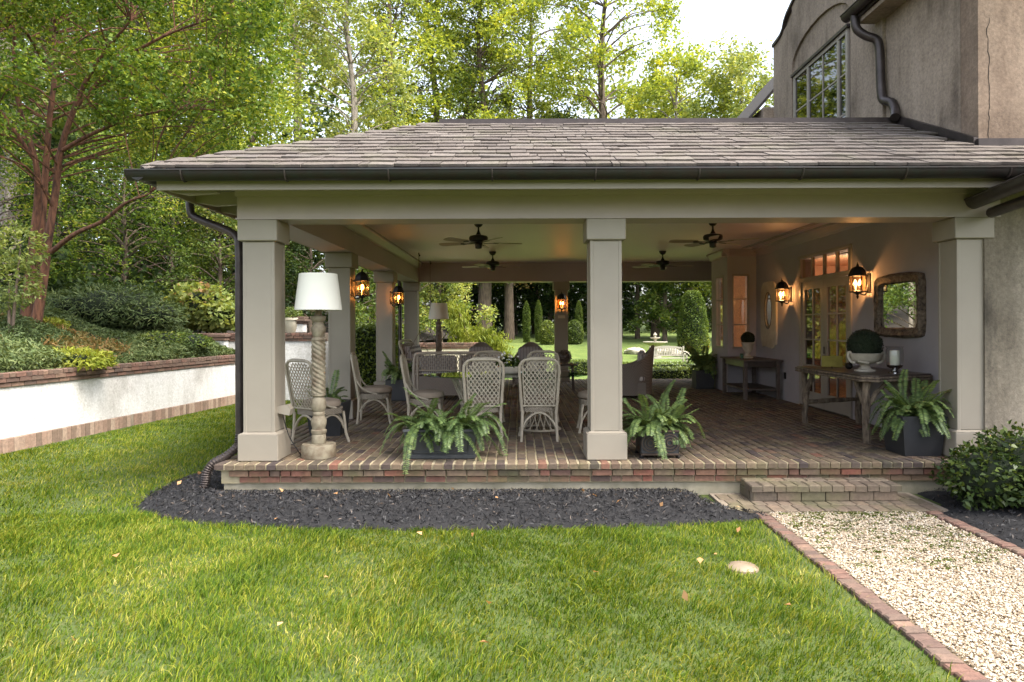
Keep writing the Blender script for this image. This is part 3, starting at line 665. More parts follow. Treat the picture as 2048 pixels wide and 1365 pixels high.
# ================================================================ BRICK PATIO
BT = [(-0.5, -0.5), (0.5, -0.5), (0.5, 0.5), (-0.5, 0.5)]
def brick_mesh(name, lx, ly, lz, c, material, seed=0):
    """brick with worn top edges; origin at the centre of its top"""
    rng = random.Random(seed); mb = MB(); j = lambda: rng.uniform(-0.0022, 0.0022)
    vs_ = [(x * lx + j(), y * ly + j(), -lz) for x, y in BT] + [(x * lx + j(), y * ly + j(), -c) for x, y in BT] + [(x * (lx - 2 * c) + j(), y * (ly - 2 * c) + j(), 0 + j() * 0.5) for x, y in BT]
    fs_ = [(0, 3, 2, 1)]
    for k in (0, 4):
        for i in range(4): fs_.append((k + i, k + (i + 1) % 4, k + 4 + (i + 1) % 4, k + 4 + i))
    fs_.append((8, 9, 10, 11)); mb.add(vs_, fs_)
    me = bpy.data.meshes.new(name); me.from_pydata(mb.v, [], mb.f); me.update(); me.materials.append(material); return me
def place(me, name, parent, loc, rot=(0, 0, 0), scale=None):
    o = bpy.data.objects.new(name, me); COL.objects.link(o); o.parent = parent; o.location = loc; o.rotation_euler = rot
    if scale: o.scale = scale
    return o
patio = struct(thing("patio", "raised brick patio with a rounded header edge", "patio", (0, 0, 0)))
mb = MB(); mb.box(-3.02, 5.0, 0.068, 11.2, -0.205, -0.009); mb.build("mortar_bed", M['mortar'], patio)
mb = MB(); mb.box(-3.0, 5.0, 0.085, 11.2, -0.7, -0.206); mb.build("foundation", M['concrete'], patio)
rnd = random.Random(4)
heads = [brick_mesh("header_brick", 0.087, 0.215, 0.056, 0.011, M['brick'], s) for s in range(5)]
X0 = -3.02; k = 0
while X0 + k * 0.105 < 4.6:
    x = X0 + k * 0.105
    place(rnd.choice(heads), "header_brick", patio, (x + rnd.uniform(-.003, .003), 0.1075 + rnd.uniform(-.005, .005), 0.002 + rnd.uniform(-.002, .002)), (rnd.uniform(-.012, .012), rnd.uniform(-.012, .012), rnd.uniform(-.02, .02))); k += 1
mb = MB(); mb.box(-3.05, 4.75, 0.016, 0.21, -0.062, -0.006); mb.build("header_mortar", M['mortar'], patio)
faces = [brick_mesh("face_brick", 0.196, 0.09, 0.056, 0.006, M['brick_face'], s) for s in range(5)]
for c, (yy, zt) in enumerate(((0.076, -0.071), (0.098, -0.137))):
    x = -2.93 + c * 0.1; 
    while x < 4.65:
        sc = 1.0 if rnd.random() > 0.12 else 0.48
        place(rnd.choice(faces), "face_brick", patio, (x + 0.098 * sc, yy + rnd.uniform(-.003, .003), zt), (rnd.uniform(-.01, .01), rnd.uniform(-.006, .006), rnd.uniform(-.012, .012)), (sc, 1, 1)); x += 0.196 * sc + 0.013
fl = [brick_mesh("floor_brick", 0.088, 0.194, 0.05, 0.005, M['brick'], s) for s in range(5)]
tmpl = np.array([v.co for v in fl[0].vertices]); tf = np.array([p.vertices[:] for p in fl[0].polygons]); VV = []; FF = []; cnt = 0; off = 0
rnp = np.random.default_rng(9)
for i in range(77):
    x = X0 + i * 0.105; y = 0.225 + (0.104 if i % 2 else 0.0); first = True
    if x > 4.88: break
    if i % 2:   # half brick to start
        place(fl[i % 5], "floor_brick", patio, (x, 0.225 + 0.045, rnd.uniform(-.003, .001)), (0, 0, 0), (1, 0.48, 1)); cnt += 1
    rows = 0
    while y < 11.1:
        if rows < (1 if i % 2 else 2) and cnt < 300:
            place(rnd.choice(fl), "floor_brick", patio, (x + rnd.uniform(-.003, .003), y + 0.097, rnd.uniform(-.003, .001)), (rnd.uniform(-.008, .008), rnd.uniform(-.01, .01), rnd.uniform(-.012, .012))); cnt += 1
        else:
            VV.append(tmpl + np.array([x, y + 0.097, 0]) + rnp.normal(size=3) * np.array([.002, .002, .0012])); FF.append(tf + off); off += 12
        y += 0.208; rows += 1
link_mesh("floor_bricks", np_mesh("floor_bricks", np.concatenate(VV), np.concatenate(FF)), M['brick'], patio, kind="stuff")
# step and landing
step = thing("brick_step", "low brick step in front of the patio edge", "step", (2.94, -0.15, GZ + 0.035))
st = [brick_mesh("step_brick", 0.1, 0.2, 0.06, 0.009, M['brick_step'], s) for s in range(4)]
mb = MB(); mb.box(-0.70, 0.70, -0.155, 0.17, 0, 0.132); mb.build("core", M['mortar_grey'], step)
for i in range(13):
    x = -0.72 + 0.055 + i * 0.111
    place(rnd.choice(st), "tread_brick", step, (x, -0.09, 0.153 + rnd.uniform(-.003, .003)), (rnd.uniform(-.015, .015), rnd.uniform(-.015, .015), rnd.uniform(-.02, .02)), (1.04, 1.03, 1))
for i in range(7):
    x = -0.72 + 0.105 + i * 0.206
    place(rnd.choice(st), "tread_brick", step, (x, 0.088, 0.155 + rnd.uniform(-.003, .003)), (0, 0, PI / 2 + rnd.uniform(-.02, .02)), (1.3, 0.98, 1))
sf = [brick_mesh("riser_brick", 0.212, 0.09, 0.086, 0.006, M['brick_step'], s) for s in range(3)]
for i in range(6): place(rnd.choice(sf), "riser_brick", step, (-0.70 + 0.116 + i * 0.232, -0.13, 0.09), (0, 0, rnd.uniform(-.01, .01)), (1.04, 1, 1))
for s_ in (-1, 1): place(sf[0], "riser_brick", step, (s_ * 0.675, 0.03, 0.09), (0, 0, PI / 2), (1.2, 1, 1))
land = struct(thing("landing", "flat brick landing between step and gravel", "paving", (2.92, -0.33, GZ)))
mb = MB(); mb.box(-1.0, 1.02, -0.325, 0.38, 0, 0.024); mb.build("mortar_bed", M['mortar_grey'], land)
pv = [brick_mesh("paver", 0.112, 0.2, 0.034, 0.005, M['brick_step'], s) for s in range(4)]
for r_ in range(3):
    for i in range(17):
        x = -0.97 + 0.06 + i * 0.12 + (0.03 if r_ % 2 else 0)
        if x > 1.0: continue
        place(rnd.choice(pv), "paver", land, (x, -0.226 + r_ * 0.212, 0.034 + rnd.uniform(-.003, .002)), (rnd.uniform(-.01, .01), rnd.uniform(-.01, .01), rnd.uniform(-.015, .015)))
# path edging bricks
ed = [brick_mesh("edging_brick", 0.118, 0.074, 0.09, 0.009, M['brick_wall'], s) for s in range(4)]
for x_, nm in ((PX0 - 0.06, "brick edging between the lawn and the gravel path"), (PX1 + 0.06, "brick edging between gravel path and mulch under the shrub")):
    e = thing("path_edging", nm, "edging", (x_, 0, GZ)); n_ = 0; y = -0.72
    mb = MB(); mb.box(-0.05, 0.05, -4.6, -0.7, -0.05, 0.006); mb.build("edging_bed", M['soil'], e)
    while y > -4.4:
        place(rnd.choice(ed), "edging_brick", e, (rnd.uniform(-.006, .006), y, 0.03 + rnd.uniform(-.005, .006)), (rnd.uniform(-.03, .03), rnd.uniform(-.04, .04), rnd.uniform(-.05, .05))); y -= 0.0835

# ================================================================ PORCH
porch = thing("porch", "covered porch with square beige columns and slate hipped roof", "porch", (0, 0, 0))
def yd(d): return d - 7.03
def make_column():
    c = part("column", porch)
    mb = MB(); mb.chamfer(-0.207, 0.207, -0.207, 0.207, 0.004, 0.275, 0.006); mb.extrude([(-0.207, -0.207), (0.207, -0.207), (0.207, 0.207), (-0.207, 0.207)], 'z', 0.276, 0.277)
    mb.add([(-.203, -.203, .276), (.203, -.203, .276), (.203, .203, .276), (-.203, .203, .276), (-.165, -.165, .295), (.165, -.165, .295), (.165, .165, .295), (-.165, .165, .295)], [(0, 1, 5, 4), (1, 2, 6, 5), (2, 3, 7, 6), (3, 0, 4, 7)])
    mb.build("column_base", M['trim'], c)
    mb = MB(); mb.chamfer(-0.16, 0.16, -0.16, 0.16, 0.28, 2.28, 0.02)
    mb.build("column_shaft", M['trim'], c)
    for sx in (-1, 1):
        for sy in (-1, 1):
            mb = MB(); x0, y0 = sx * 0.146, sy * 0.146; mb.chamfer(x0 - 0.018, x0 + 0.018, y0 - 0.018, y0 + 0.018, 0.29, 2.267, 0.004); mb.build("corner_board", M['trim'], c)
    mb = MB(); mb.chamfer(-0.203, 0.203, -0.203, 0.203, 2.268, 2.488, 0.008); mb.build("column_capital", M['trim'], c)
    return c
c0 = make_column(); c0.location = (-2.68, 0.355, 0)
for (x, y) in ((-2.68, 3.6), (-2.68, 7.1), (-2.68, 10.55), (0.905, 0.355), (4.69, 0.355), (1.07, 10.55)):
    c = copy_tree(c0, porch); c.location = (x, y, 0)
mb = MB(); mb.box(-2.885, 4.95, 0.152, 0.56, 2.49, 2.98); mb.build("beam", M['beam_shade_lift'], porch)
mb = MB(); mb.box(-2.9, 4.95, 0.132, 0.15, 2.722, 2.83); mb.box(-2.9, 4.95, 0.144, 0.15, 2.486, 2.5); mb.build("beam_board", M['beam_shade_lift'], porch)
mb = MB(); mb.box(-2.885, -2.477, 0.562, 10.34, 2.491, 2.98); mb.build("beam", M['beam'], porch)
mb = MB(); mb.box(-2.885, 4.93, 10.342, 10.75, 2.49, 2.98); mb.build("beam", M['beam'], porch)
mb = MB(); mb.box(-2.9, -2.886, 0.15, 10.75, 2.722, 2.83); mb.build("beam_board", M['beam'], porch)
mb = MB(); mb.box(-2.475, 4.93, 0.562, 10.34, 2.96, 2.976); mb.build("porch_ceiling", M['ceiling'], porch)
# crown moulding
cr = [(0, 0), (0, -0.15), (0.02, -0.15), (0.028, -0.12), (0.05, -0.09), (0.09, -0.045), (0.115, -0.035), (0.12, 0), ]
mb = MB(); mb.extrude([(-2.475 + a, 2.958 + b_) for a, b_ in cr], 'y', 0.57, 10.335); mb.build("crown_moulding", M['beam'], porch)
mb = MB(); mb.extrude([(4.928 - a, 2.958 + b_) for a, b_ in cr], 'y', 0.57, 7.33); mb.build("crown_moulding", M['beam'], porch)
mb = MB(); mb.extrude([(7.468 - a, 2.958 + b_) for a, b_ in cr], 'x', 4.21, 4.92); mb.build("crown_moulding", M['beam'], porch)
mb = MB(); mb.extrude([(4.328 - a, 2.958 + b_) for a, b_ in cr], 'y', 7.35, 8.65); mb.build("crown_moulding", M['beam'], porch)
for k_, (o_, h_) in enumerate(((0.30, 0.012), (0.36, 0.02))):
    mb = MB(); mb.box(4.93 - o_ - 0.03, 4.93 - o_, 0.57, 7.2, 2.958 - h_, 2.9585); mb.build("ceiling_bead", M['beam'], porch)
# eaves
RS = 0.449; EY = -0.45; EX = -3.5; EZ = 2.87; RUN = 2.51; TOPY = EY + RUN; TOPX = EX + RUN; TZ = EZ + RS * RUN; BKY = 11.4
mb = MB(); mb.box(-3.43, 6.6, -0.39, -0.36, 2.684, 2.845); mb.build("fascia", M['trim'], porch)
mb = MB(); mb.box(-3.43, -3.40, -0.358, 11.3, 2.684, 2.845); mb.build("fascia", M['trim'], porch)
mb = MB()   # soffit boarding under the roof slopes
mb.add([(-3.40, -0.36, 2.80), (6.6, -0.36, 2.80), (6.6, 0.15, 2.82), (-2.885, 0.15, 2.82)], [(0, 1, 2, 3)])
mb.add([(-3.40, -0.36, 2.80), (-2.885, 0.15, 2.82), (-2.885, 10.7, 2.82), (-3.40, 11.3, 2.80)], [(0, 1, 2, 3)])
mb.build("soffit", M['taupe'], porch)
for i in range(18):
    y = -0.28 + i * 0.62
    mb = MB(); mb.extrude([(-3.398, 2.70), (-3.398, 2.79), (-2.902, 2.815), (-2.902, 2.68), (-3.2, 2.66)], 'y', y, y + 0.075); mb.build("rafter_tail", M['trim'], porch)
def half_gutter(pts, r, name, parent, material, closed=True):
    """open half-round trough along a straight run from pts[0] to pts[1]"""
    a, b_ = Vector(pts[0]), Vector(pts[1]); t = (b_ - a).normalized(); side = Vector((t.y, -t.x, 0)).normalized()
    mb = MB(); n = 12; ring = []
    for k in range(n + 1):
        an = PI * k / n; ring.append((side * math.cos(an) * r, -math.sin(an) * r * 1.15))
    for p in (a, b_):
        for (s_, z) in ring: mb.v.append(tuple(p + s_ + Vector((0, 0, z))))
    for k in range(n): mb.f.append((k, k + 1, n + 2 + k, n + 1 + k))
    if closed:
        mb.f.append(tuple(range(n + 1))); mb.f.append(tuple(range(2 * n + 1, n, -1)))
    for s_ in (1, -1): mb.tube([a + side * r * s_, b_ + side * r * s_], 0.011, 6)
    return mb.build(name, material, parent, True)
gut = half_gutter([(-3.64, -0.485, 2.838), (6.6, -0.485, 2.838)], 0.077, "gutter", porch, M['gutter'])
gut2 = half_gutter([(-3.53, -0.54, 2.838), (-3.53, 11.3, 2.838)], 0.077, "gutter", porch, M['gutter'])
for i in range(10):
    x = -3.12 + i * 0.96; mb = MB(); pts = []
    for k in range(9):
        an = PI * k / 8; pts.append((x, -0.485 - math.cos(an) * 0.081, 2.838 - math.sin(an) * 0.094))
    mb.tube(pts, 0.009, 6); mb.build("gutter_hanger", M['bronze'], gut, True)
# roof deck
roof = part("roof", porch)
mb = MB(); t = -0.03
mb.add([(EX, EY, EZ + t), (6.6, EY, EZ + t), (6.6, TOPY, TZ + t), (TOPX, TOPY, TZ + t)], [(0, 1, 2, 3)])
mb.add([(EX, EY, EZ + t), (TOPX, TOPY, TZ + t), (TOPX, BKY - RUN, TZ + t), (EX, BKY, EZ + t)], [(0, 1, 2, 3)])
mb.add([(EX, BKY, EZ + t), (TOPX, BKY - RUN, TZ + t), (6.0, BKY - RUN, TZ + t), (6.0, BKY, EZ + t)], [(0, 1, 2, 3)])
mb.add([(TOPX, TOPY, TZ), (6.6, TOPY, TZ), (6.6, BKY - RUN, TZ), (TOPX, BKY - RUN, TZ)], [(0, 1, 2, 3)])
mb.build("roof_deck", M['bronze'], roof)
mb = MB(); mb.box(EX + 0.01, 6.6, EY - 0.005, EY + 0.03, EZ - 0.055, EZ - 0.028); mb.build("drip_edge", M['bronze'], roof)
mb = MB(); mb.box(TOPX - 0.03, 4.948, TOPY - 0.02, TOPY + 0.10, TZ + 0.004, TZ + 0.075); mb.build("ridge_metal", M['bronze'], roof)
mb = MB(); mb.box(TOPX - 0.05, 4.948, TOPY - 0.05, TOPY - 0.021, TZ - 0.02, TZ + 0.03); mb.build("ridge_flashing", M['bronze'], roof)
sl_ang = math.atan(RS); slen = RUN / math.cos(sl_ang); rows = 14; ex = slen / rows
def slate_box(w, l, th, rr):
    h = w / 2; j = lambda a: rr.uniform(-a, a)
    q = [(-h + j(.004), j(.016), 0), (-h * 0.3, j(.01) - .006, 0), (h + j(.004), j(.016), 0), (h, l, 0), (-h, l, 0)]
    vs_ = q + [(x, y, th) for x, y, _ in q]
    return vs_, [(4, 3, 2, 1, 0), (5, 6, 7, 8, 9)] + [(i, (i + 1) % 5, 5 + (i + 1) % 5, 5 + i) for i in range(5)]
rr = random.Random(31); smesh = {}
for wv in (0.07, 0.19, 0.235, 0.27, 0.3):
    for s_ in range(3):
        vs_, fs_ = slate_box(wv, 0.30, 0.026, rr); me = bpy.data.meshes.new("slate"); me.from_pydata(vs_, [], fs_); me.update(); me.materials.append(M['slate']); smesh[(wv, s_)] = me
cnt = 0; stuff = MB()
for r_ in range(rows):
    s0 = r_ * ex - 0.02; y0 = EY + s0 * math.cos(sl_ang); z0 = EZ + s0 * math.sin(sl_ang)
    xl = EX + max(0, s0 * math.cos(sl_ang)) - 0.02; xr = 6.5 if y0 < 0.42 else 4.93; x = xl - rr.uniform(0, 0.1)
    while x < xr - 0.05:
        wv = rr.choice((0.07, 0.19, 0.235, 0.235, 0.27, 0.3)); xc = x + wv / 2; x += wv + 0.007
        if xc + wv / 2 > xr: break
        if xc - wv / 2 < xl - 0.02: 
            if xc + wv / 2 < xl + 0.1: continue
        tilt = sl_ang - 0.075 + rr.uniform(-.022, .018); lift = 0.016 + rr.uniform(0, .004)
        inview = xc < 4.95 and xc > -3.6
        Mx = Matrix.Translation((xc, y0 + rr.uniform(-.006, .006), z0 + lift)) @ Matrix.Rotation(tilt, 4, 'X') @ Matrix.Rotation(rr.uniform(-.015, .015), 4, 'Z') @ Matrix.Rotation(rr.uniform(-.02, .02), 4, 'Y')
        if cnt < 300 and inview:
            o = place(smesh[(wv, rr.randrange(3))], "slate", roof, (0, 0, 0)); o.matrix_local = Mx; cnt += 1
        else:
            vs_, fs_ = slate_box(wv, 0.30, 0.02, rr); stuff.add([Mx @ Vector(p) for p in vs_], fs_)
for r_ in range(rows):      # left slope
    s0 = r_ * ex - 0.02; x0 = EX + s0 * math.cos(sl_ang); z0 = EZ + s0 * math.sin(sl_ang); y = EY + max(0, s0) * math.cos(sl_ang) + 0.22
    while y < BKY - s0 * 0.9 - 0.4:
        wv = rr.choice((0.2, 0.23, 0.26)); Mx = Matrix.Translation((x0, y + wv / 2, z0 + 0.016)) @ Matrix.Rotation(-PI / 2, 4, 'Z') @ Matrix.Rotation(sl_ang - 0.055, 4, 'X')
        vs_, fs_ = slate_box(wv, 0.30, 0.013, rr); stuff.add([Mx @ Vector(p) for p in vs_], fs_); y += wv + 0.006
stuff.build("slates", M['slate'], roof, kind="stuff")
hd = Vector((RUN, RUN, RS * RUN)); hl = hd.length; hd.normalize(); nh = 14
for i in range(nh):
    p = Vector((EX, EY, EZ)) + hd * (hl * i / nh - 0.03); q = p + hd * (hl / nh * 1.28); hn = Vector((-0.18, -0.18, 1)).normalized(); sd_ = hd.cross(hn).normalized() * 0.085
    a = p + hn * 0.034; b_ = q + hn * 0.030; mb = MB(); th = hn * 0.009; dn = Vector((0, 0, -0.03))
    mb.add([a - sd_ + dn, a, a + sd_ + dn, b_ + sd_ + dn, b_, b_ - sd_ + dn, a - sd_ + dn - th, a - th, a + sd_ + dn - th, b_ + sd_ + dn - th, b_ - th, b_ - sd_ + dn - th],
           [(0, 1, 4, 5), (1, 2, 3, 4), (6, 11, 10, 7), (7, 10, 9, 8), (0, 6, 7, 1), (1, 7, 8, 2), (2, 8, 9, 3), (5, 11, 6, 0), (3, 9, 10, 4), (4, 10, 11, 5)])
    mb.build("hip_slate", M['slate'], roof)
# downspouts
ds = part("downspout", porch)
mb = MB(); mb.tube(catmull([(-3.53, 0.5, 2.76), (-3.53, 0.5, 2.66), (-3.50, 0.5, 2.58), (-3.38, 0.48, 2.52), (-3.12, 0.44, 2.42), (-3.0, 0.42, 2.34), (-2.965, 0.4, 2.2), (-2.965, 0.4, 1.5), (-2.965, 0.4, 0.22)], 5), 0.042, 12); mb.build("pipe", M['bronze'], ds, True)
pts = catmull([(-2.965, 0.4, 0.24), (-2.97, 0.36, 0.13), (-3.05, 0.27, 0.04), (-3.15, 0.19, -0.02), (-3.2, 0.15, -0.1), (-3.21, 0.13, -0.2), (-3.22, 0.1, -0.31)], 9)
mb = MB(); mb.tube(pts, [0.043 + (0.005 if i % 2 else -0.003) for i in range(len(pts))], 12); mb.build("corrugated_elbow", M['bronze'], ds)
ds = part("downspout", porch); mb = MB(); mb.tube([(-2.96, 10.1, 2.7), (-2.9, 10.1, 2.4), (-2.9, 10.1, 0.0), (-3.0, 9.95, -0.1)], 0.045, 10); mb.build("pipe", M['bronze'], ds, True)

# ================================================================ HOUSE
house = thing("house", "weathered tan stucco house with bronze gutters beside the porch", "house", (4.95, 0.5, 0))
HO = Vector((4.95, 0.5, 0))
def hp(mb, name, material, parent=house, smooth=False, label=None):
    if parent is house or parent.parent is house:
        off_ = HO if parent is house else HO + parent.location
        mb.v = [(x - off_.x, y - off_.y, z - off_.z) for x, y, z in mb.v]
    return mb.build(name, material, parent, smooth, None, label)
DY0, DY1, DZ, TZ1, TZ2 = 3.35, 5.17, 2.12, 2.2, 2.52
mb = MB()   # painted wall under the porch roof, around the doorway
mb.box(4.93, 5.12, 0.5, DY0, -0.3, 2.985); mb.box(4.93, 5.12, DY1, 7.47, -0.3, 2.985); mb.box(4.93, 5.12, DY0, DY1, TZ2, 2.985)
hp(mb, "porch_wall", M['taupe'])
mb = MB(); mb.box(4.93, 5.12, 8.65, 10.76, -0.3, 2.985); hp(mb, "wall", M['taupe'])
mb = MB(); wz0, wz1 = 0.9, 2.45   # bay with two tall windows
mb.box(4.33, 4.43, 7.47, 7.6, -0.3, 2.985); mb.box(4.785, 4.93, 7.47, 7.6, -0.3, 2.985); mb.box(4.43, 4.785, 7.47, 7.6, -0.3, wz0); mb.box(4.43, 4.785, 7.47, 7.6, wz1, 2.985)
mb.box(4.33, 4.45, 7.6, 7.74, -0.3, 2.985); mb.box(4.33, 4.45, 8.32, 8.65, -0.3, 2.985); mb.box(4.33, 4.45, 7.74, 8.32, -0.3, wz0); mb.box(4.33, 4.45, 7.74, 8.32, wz1, 2.985)
mb.box(4.45, 4.93, 8.55, 8.65, -0.3, 2.985)
hp(mb, "bay_wall", M['taupe'])
mb = MB(); mb.box(4.95, 5.25, 0.79, 6.36, 2.99, 6.4); hp(mb, "wall", M['stucco_a'])
mb = MB(); mb.box(4.95, 9, 0.49, 0.785, 2.6, 7.5); hp(mb, "wall", M['stucco_b'])
mb = MB(); mb.box(4.79, 9, 0.2, 0.485, -0.5, 3.0); hp(mb, "wing_wall", M['stucco_c'])
mb = MB(); mb.box(4.80, 4.93, 0.172, 0.2, -0.3, 2.7); hp(mb, "corner_strip", M['stucco_c'])
# flashing where the roof meets the wall
mb = MB(); mb.extrude([(0.49, EZ + RS * (0.49 - EY) + 0.02), (0.49, EZ + RS * (0.49 - EY) + 0.10), (TOPY + 0.05, TZ + 0.13), (TOPY + 0.05, TZ + 0.02)], 'x', 4.90, 4.948); hp(mb, "step_flashing", M['bronze'])
mb = MB(); mb.box(4.92, 6.6, 0.44, 0.488, 3.25, 3.37); hp(mb, "base_flashing", M['bronze'])
# cracks in the stucco
for pts in ([(5.06, 4.68), (5.05, 4.4), (5.07, 4.2), (5.055, 3.95), (5.08, 3.8), (5.06, 3.6), (5.065, 3.38)],):
    mb = MB(); rk = random.Random(2); pp = []
    for (x, z) in pts: pp.append((x, 0.4888, z))
    pp = catmull(pp, 5); pp = [(p.x + rk.uniform(-.013, .013), 0.4892, p.z) for p in pp]; mb.tube(pp, [0.0028 + rk.uniform(-.0012, .0018) for _ in pp], 5); hp(mb, "crack", M['soil'])
# gable wall with arched recess and window
GX = 4.90; YC = 4.37; half = 2.0
prof = [(half, 3.5), (half, 6.70), (1.62, 6.74), (1.50, 6.80), (1.42, 6.92), (1.30, 7.0), (0.9, 7.15), (0.6, 7.5), (0.3, 7.9), (0, 8.0)]
prof_full = [(YC + a, z) for a, z in prof] + [(YC - a, z) for a, z in reversed(prof[:-1])]
mb = MB(); mb.extrude(prof_full, 'x', GX + 0.042, 5.4); hp(mb, "gable_wall", M['stucco_a'])
aw = 1.1; arch = [(YC + aw, 5.98)] + [(YC + aw * math.cos(PI * k / 12), 5.98 + 0.42 * math.sin(PI * k / 12)) for k in range(1, 12)] + [(YC - aw, 5.98)]
mb = MB(); ring_o = prof_full
# face ring in strips: piers and top over the arch
mb.extrude([(YC + aw, 3.5), (YC + half, 3.5), (YC + half, 6.70), (YC + 1.62, 6.74), (YC + 1.5, 6.8), (YC + aw, 6.88)], 'x', GX, GX + 0.0415)
mb.extrude([(YC - aw, 3.5), (YC - half, 3.5), (YC - half, 6.70), (YC - 1.62, 6.74), (YC - 1.5, 6.8), (YC - aw, 6.88)], 'x', GX, GX + 0.0415)
topz = lambda a: float(np.interp(abs(a), [0, 0.3, 0.6, 0.9, 1.3], [8.0, 7.9, 7.5, 7.15, 7.0]))
for k in range(len(arch) - 1):
    (ya, za), (yb, zb) = arch[k], arch[k + 1]; mb.extrude([(ya, za), (yb, zb), (yb, topz(yb - YC)), (ya, topz(ya - YC))], 'x', GX, GX + 0.0415)
hp(mb, "gable_face", M['stucco_a'])
cop = MB(); cp = [(GX - 0.02, y, z + 0.015) for y, z in prof_full[1:-1]]
for a, b_ in zip(cp[:-1], cp[1:]):
    q = [(x, p[1], p[2] + dz) for dz in (-0.02, 0.035) for x, p in ((GX - 0.035, a), (5.43, a), (5.43, b_), (GX - 0.035, b_))]
    cop.add(q, [(0, 1, 2, 3), (7, 6, 5, 4), (0, 4, 5, 1), (1, 5, 6, 2), (2, 6, 7, 3), (3, 7, 4, 0)])
hp(cop, "coping", M['bronze'])
win = part("window", house, (0, 0, 0)); wy0, wy1, wzb, wzt = yd(10.42), yd(12.4), 4.0, 5.79
def wbar(y0, y1, z0, z1, x0=GX + 0.0, x1=GX + 0.04, nm="window_frame"):
    mb = MB(); mb.box(x0, x1, y0, y1, z0, z1); return hp(mb, nm, M['door_paint'], win)
for y in (wy0, yd(10.7), yd(11.82), wy1): wbar(y - 0.032, y + 0.032, wzb, wzt, GX - 0.005, GX + 0.035)
wbar(wy0 + 0.033, wy1 - 0.033, wzt - 0.06, wzt, GX - 0.003, GX + 0.034)
mb = MB(); mb.box(GX - 0.035, GX + 0.041, wy0 - 0.08, wy1 + 0.08, wzt + 0.003, wzt + 0.05); hp(mb, "head_flashing", M['bronze'], win)
for z in (4.55, 5.15):
    for a, b_ in ((wy0, yd(10.7)), (yd(10.7), yd(11.82)), (yd(11.82), wy1)): wbar(a + 0.033, b_ - 0.033, z - 0.012, z + 0.012, GX + 0.008, GX + 0.03, "muntin")
wbar(yd(11.26) - 0.012, yd(11.26) + 0.012, wzb, wzt - 0.06, GX + 0.006, GX + 0.031, "muntin")
for a, b_ in ((wy0, yd(10.7)), (yd(10.7), yd(11.82)), (yd(11.82), wy1)):
    mb = MB(); mb.box(GX + 0.018, GX + 0.022, a + 0.03, b_ - 0.03, wzb, wzt - 0.03); hp(mb, "pane", M['glass_up'], win)
mb = MB(); mb.box(GX + 0.036, GX + 0.0405, wy0, wy1, wzb, wzt); hp(mb, "dark_room", M['wood_dark'], win)
# upper eave of the house with gutter and downspout
mb = MB(); mb.extrude([(4.62, 5.56), (4.62, 5.70), (5.6, 6.6), (5.6, 6.4), (4.94, 5.72), (4.94, 5.66)], 'y', -2.2, 2.60); hp(mb, "eave", M['bronze'])
mb = MB(); mb.box(4.66, 4.948, -2.2, 2.55, 5.5, 5.56); hp(mb, "soffit", M['stucco_a'])
g = half_gutter([(4.58 - HO.x, 2.72 - HO.y, 5.68), (4.58 - HO.x, -2.2 - HO.y, 5.68)], 0.08, "gutter", house, M['bronze'])
mb = MB(); mb.tube(catmull([(4.6, 2.52, 5.62), (4.62, 2.5, 5.42), (4.72, 2.45, 5.3), (4.84, 2.4, 5.22), (4.87, 2.38, 5.05), (4.87, 2.36, 4.7), (4.87, 2.32, 4.42), (4.88, 2.22, 4.34), (4.9, 2.12, 4.28), (4.88, 2.02, 4.14), (4.83, 1.93, 4.04)], 5), 0.058, 12); hp(mb, "downspout", M['bronze'], house, True)
# roof of the wing further back
mb = MB(); mb.extrude([(4.40, 5.25), (4.40, 5.32), (6.2, 7.4), (6.2, 7.3)], 'y', 6.6, 10.5); hp(mb, "rear_roof", M['dark_slate'])
mb = MB(); mb.box(4.75, 4.95, 6.5, 10.4, 3.0, 5.6); hp(mb, "rear_wall", M['stucco_a'])
half_gutter([(4.33 - HO.x, 10.5 - HO.y, 5.3), (4.33 - HO.x, 6.62 - HO.y, 5.3)], 0.07, "gutter", house, M['bronze'])
# low eave at the right of the porch
gdir = Vector((-0.22, -1, 0)).normalized(); ga = Vector((4.66, 0.12, 2.66)); gb = ga + gdir * 2.6
half_gutter([gb - HO, ga - HO], 0.085, "gutter", house, M['bronze'])
sd_ = Vector((1, -0.22, 0)).normalized()
mb = MB(); a = ga + sd_ * 0.05; b_ = gb + sd_ * 0.05
q = [a + Vector((0, 0, 0.0)), b_ + Vector((0, 0, 0.0)), b_ + sd_ * 1.8 + Vector((0, 0, 1.0)), a + sd_ * 1.8 + Vector((0, 0, 1.0))]
mb.add([v for v in q] + [v + Vector((0, 0, 0.05)) for v in q], [(3, 2, 1, 0), (4, 5, 6, 7), (0, 1, 5, 4), (1, 2, 6, 5), (2, 3, 7, 6), (3, 0, 4, 7)]); hp(mb, "low_roof", M['slate'])
mb = MB(); a = ga + sd_ * 0.16 + Vector((0, 0, -0.14)); b_ = gb + sd_ * 0.16 + Vector((0, 0, -0.14)); mb.tube([a, b_], 0.055, 10); hp(mb, "eave_roll", M['bronze'], house, True)
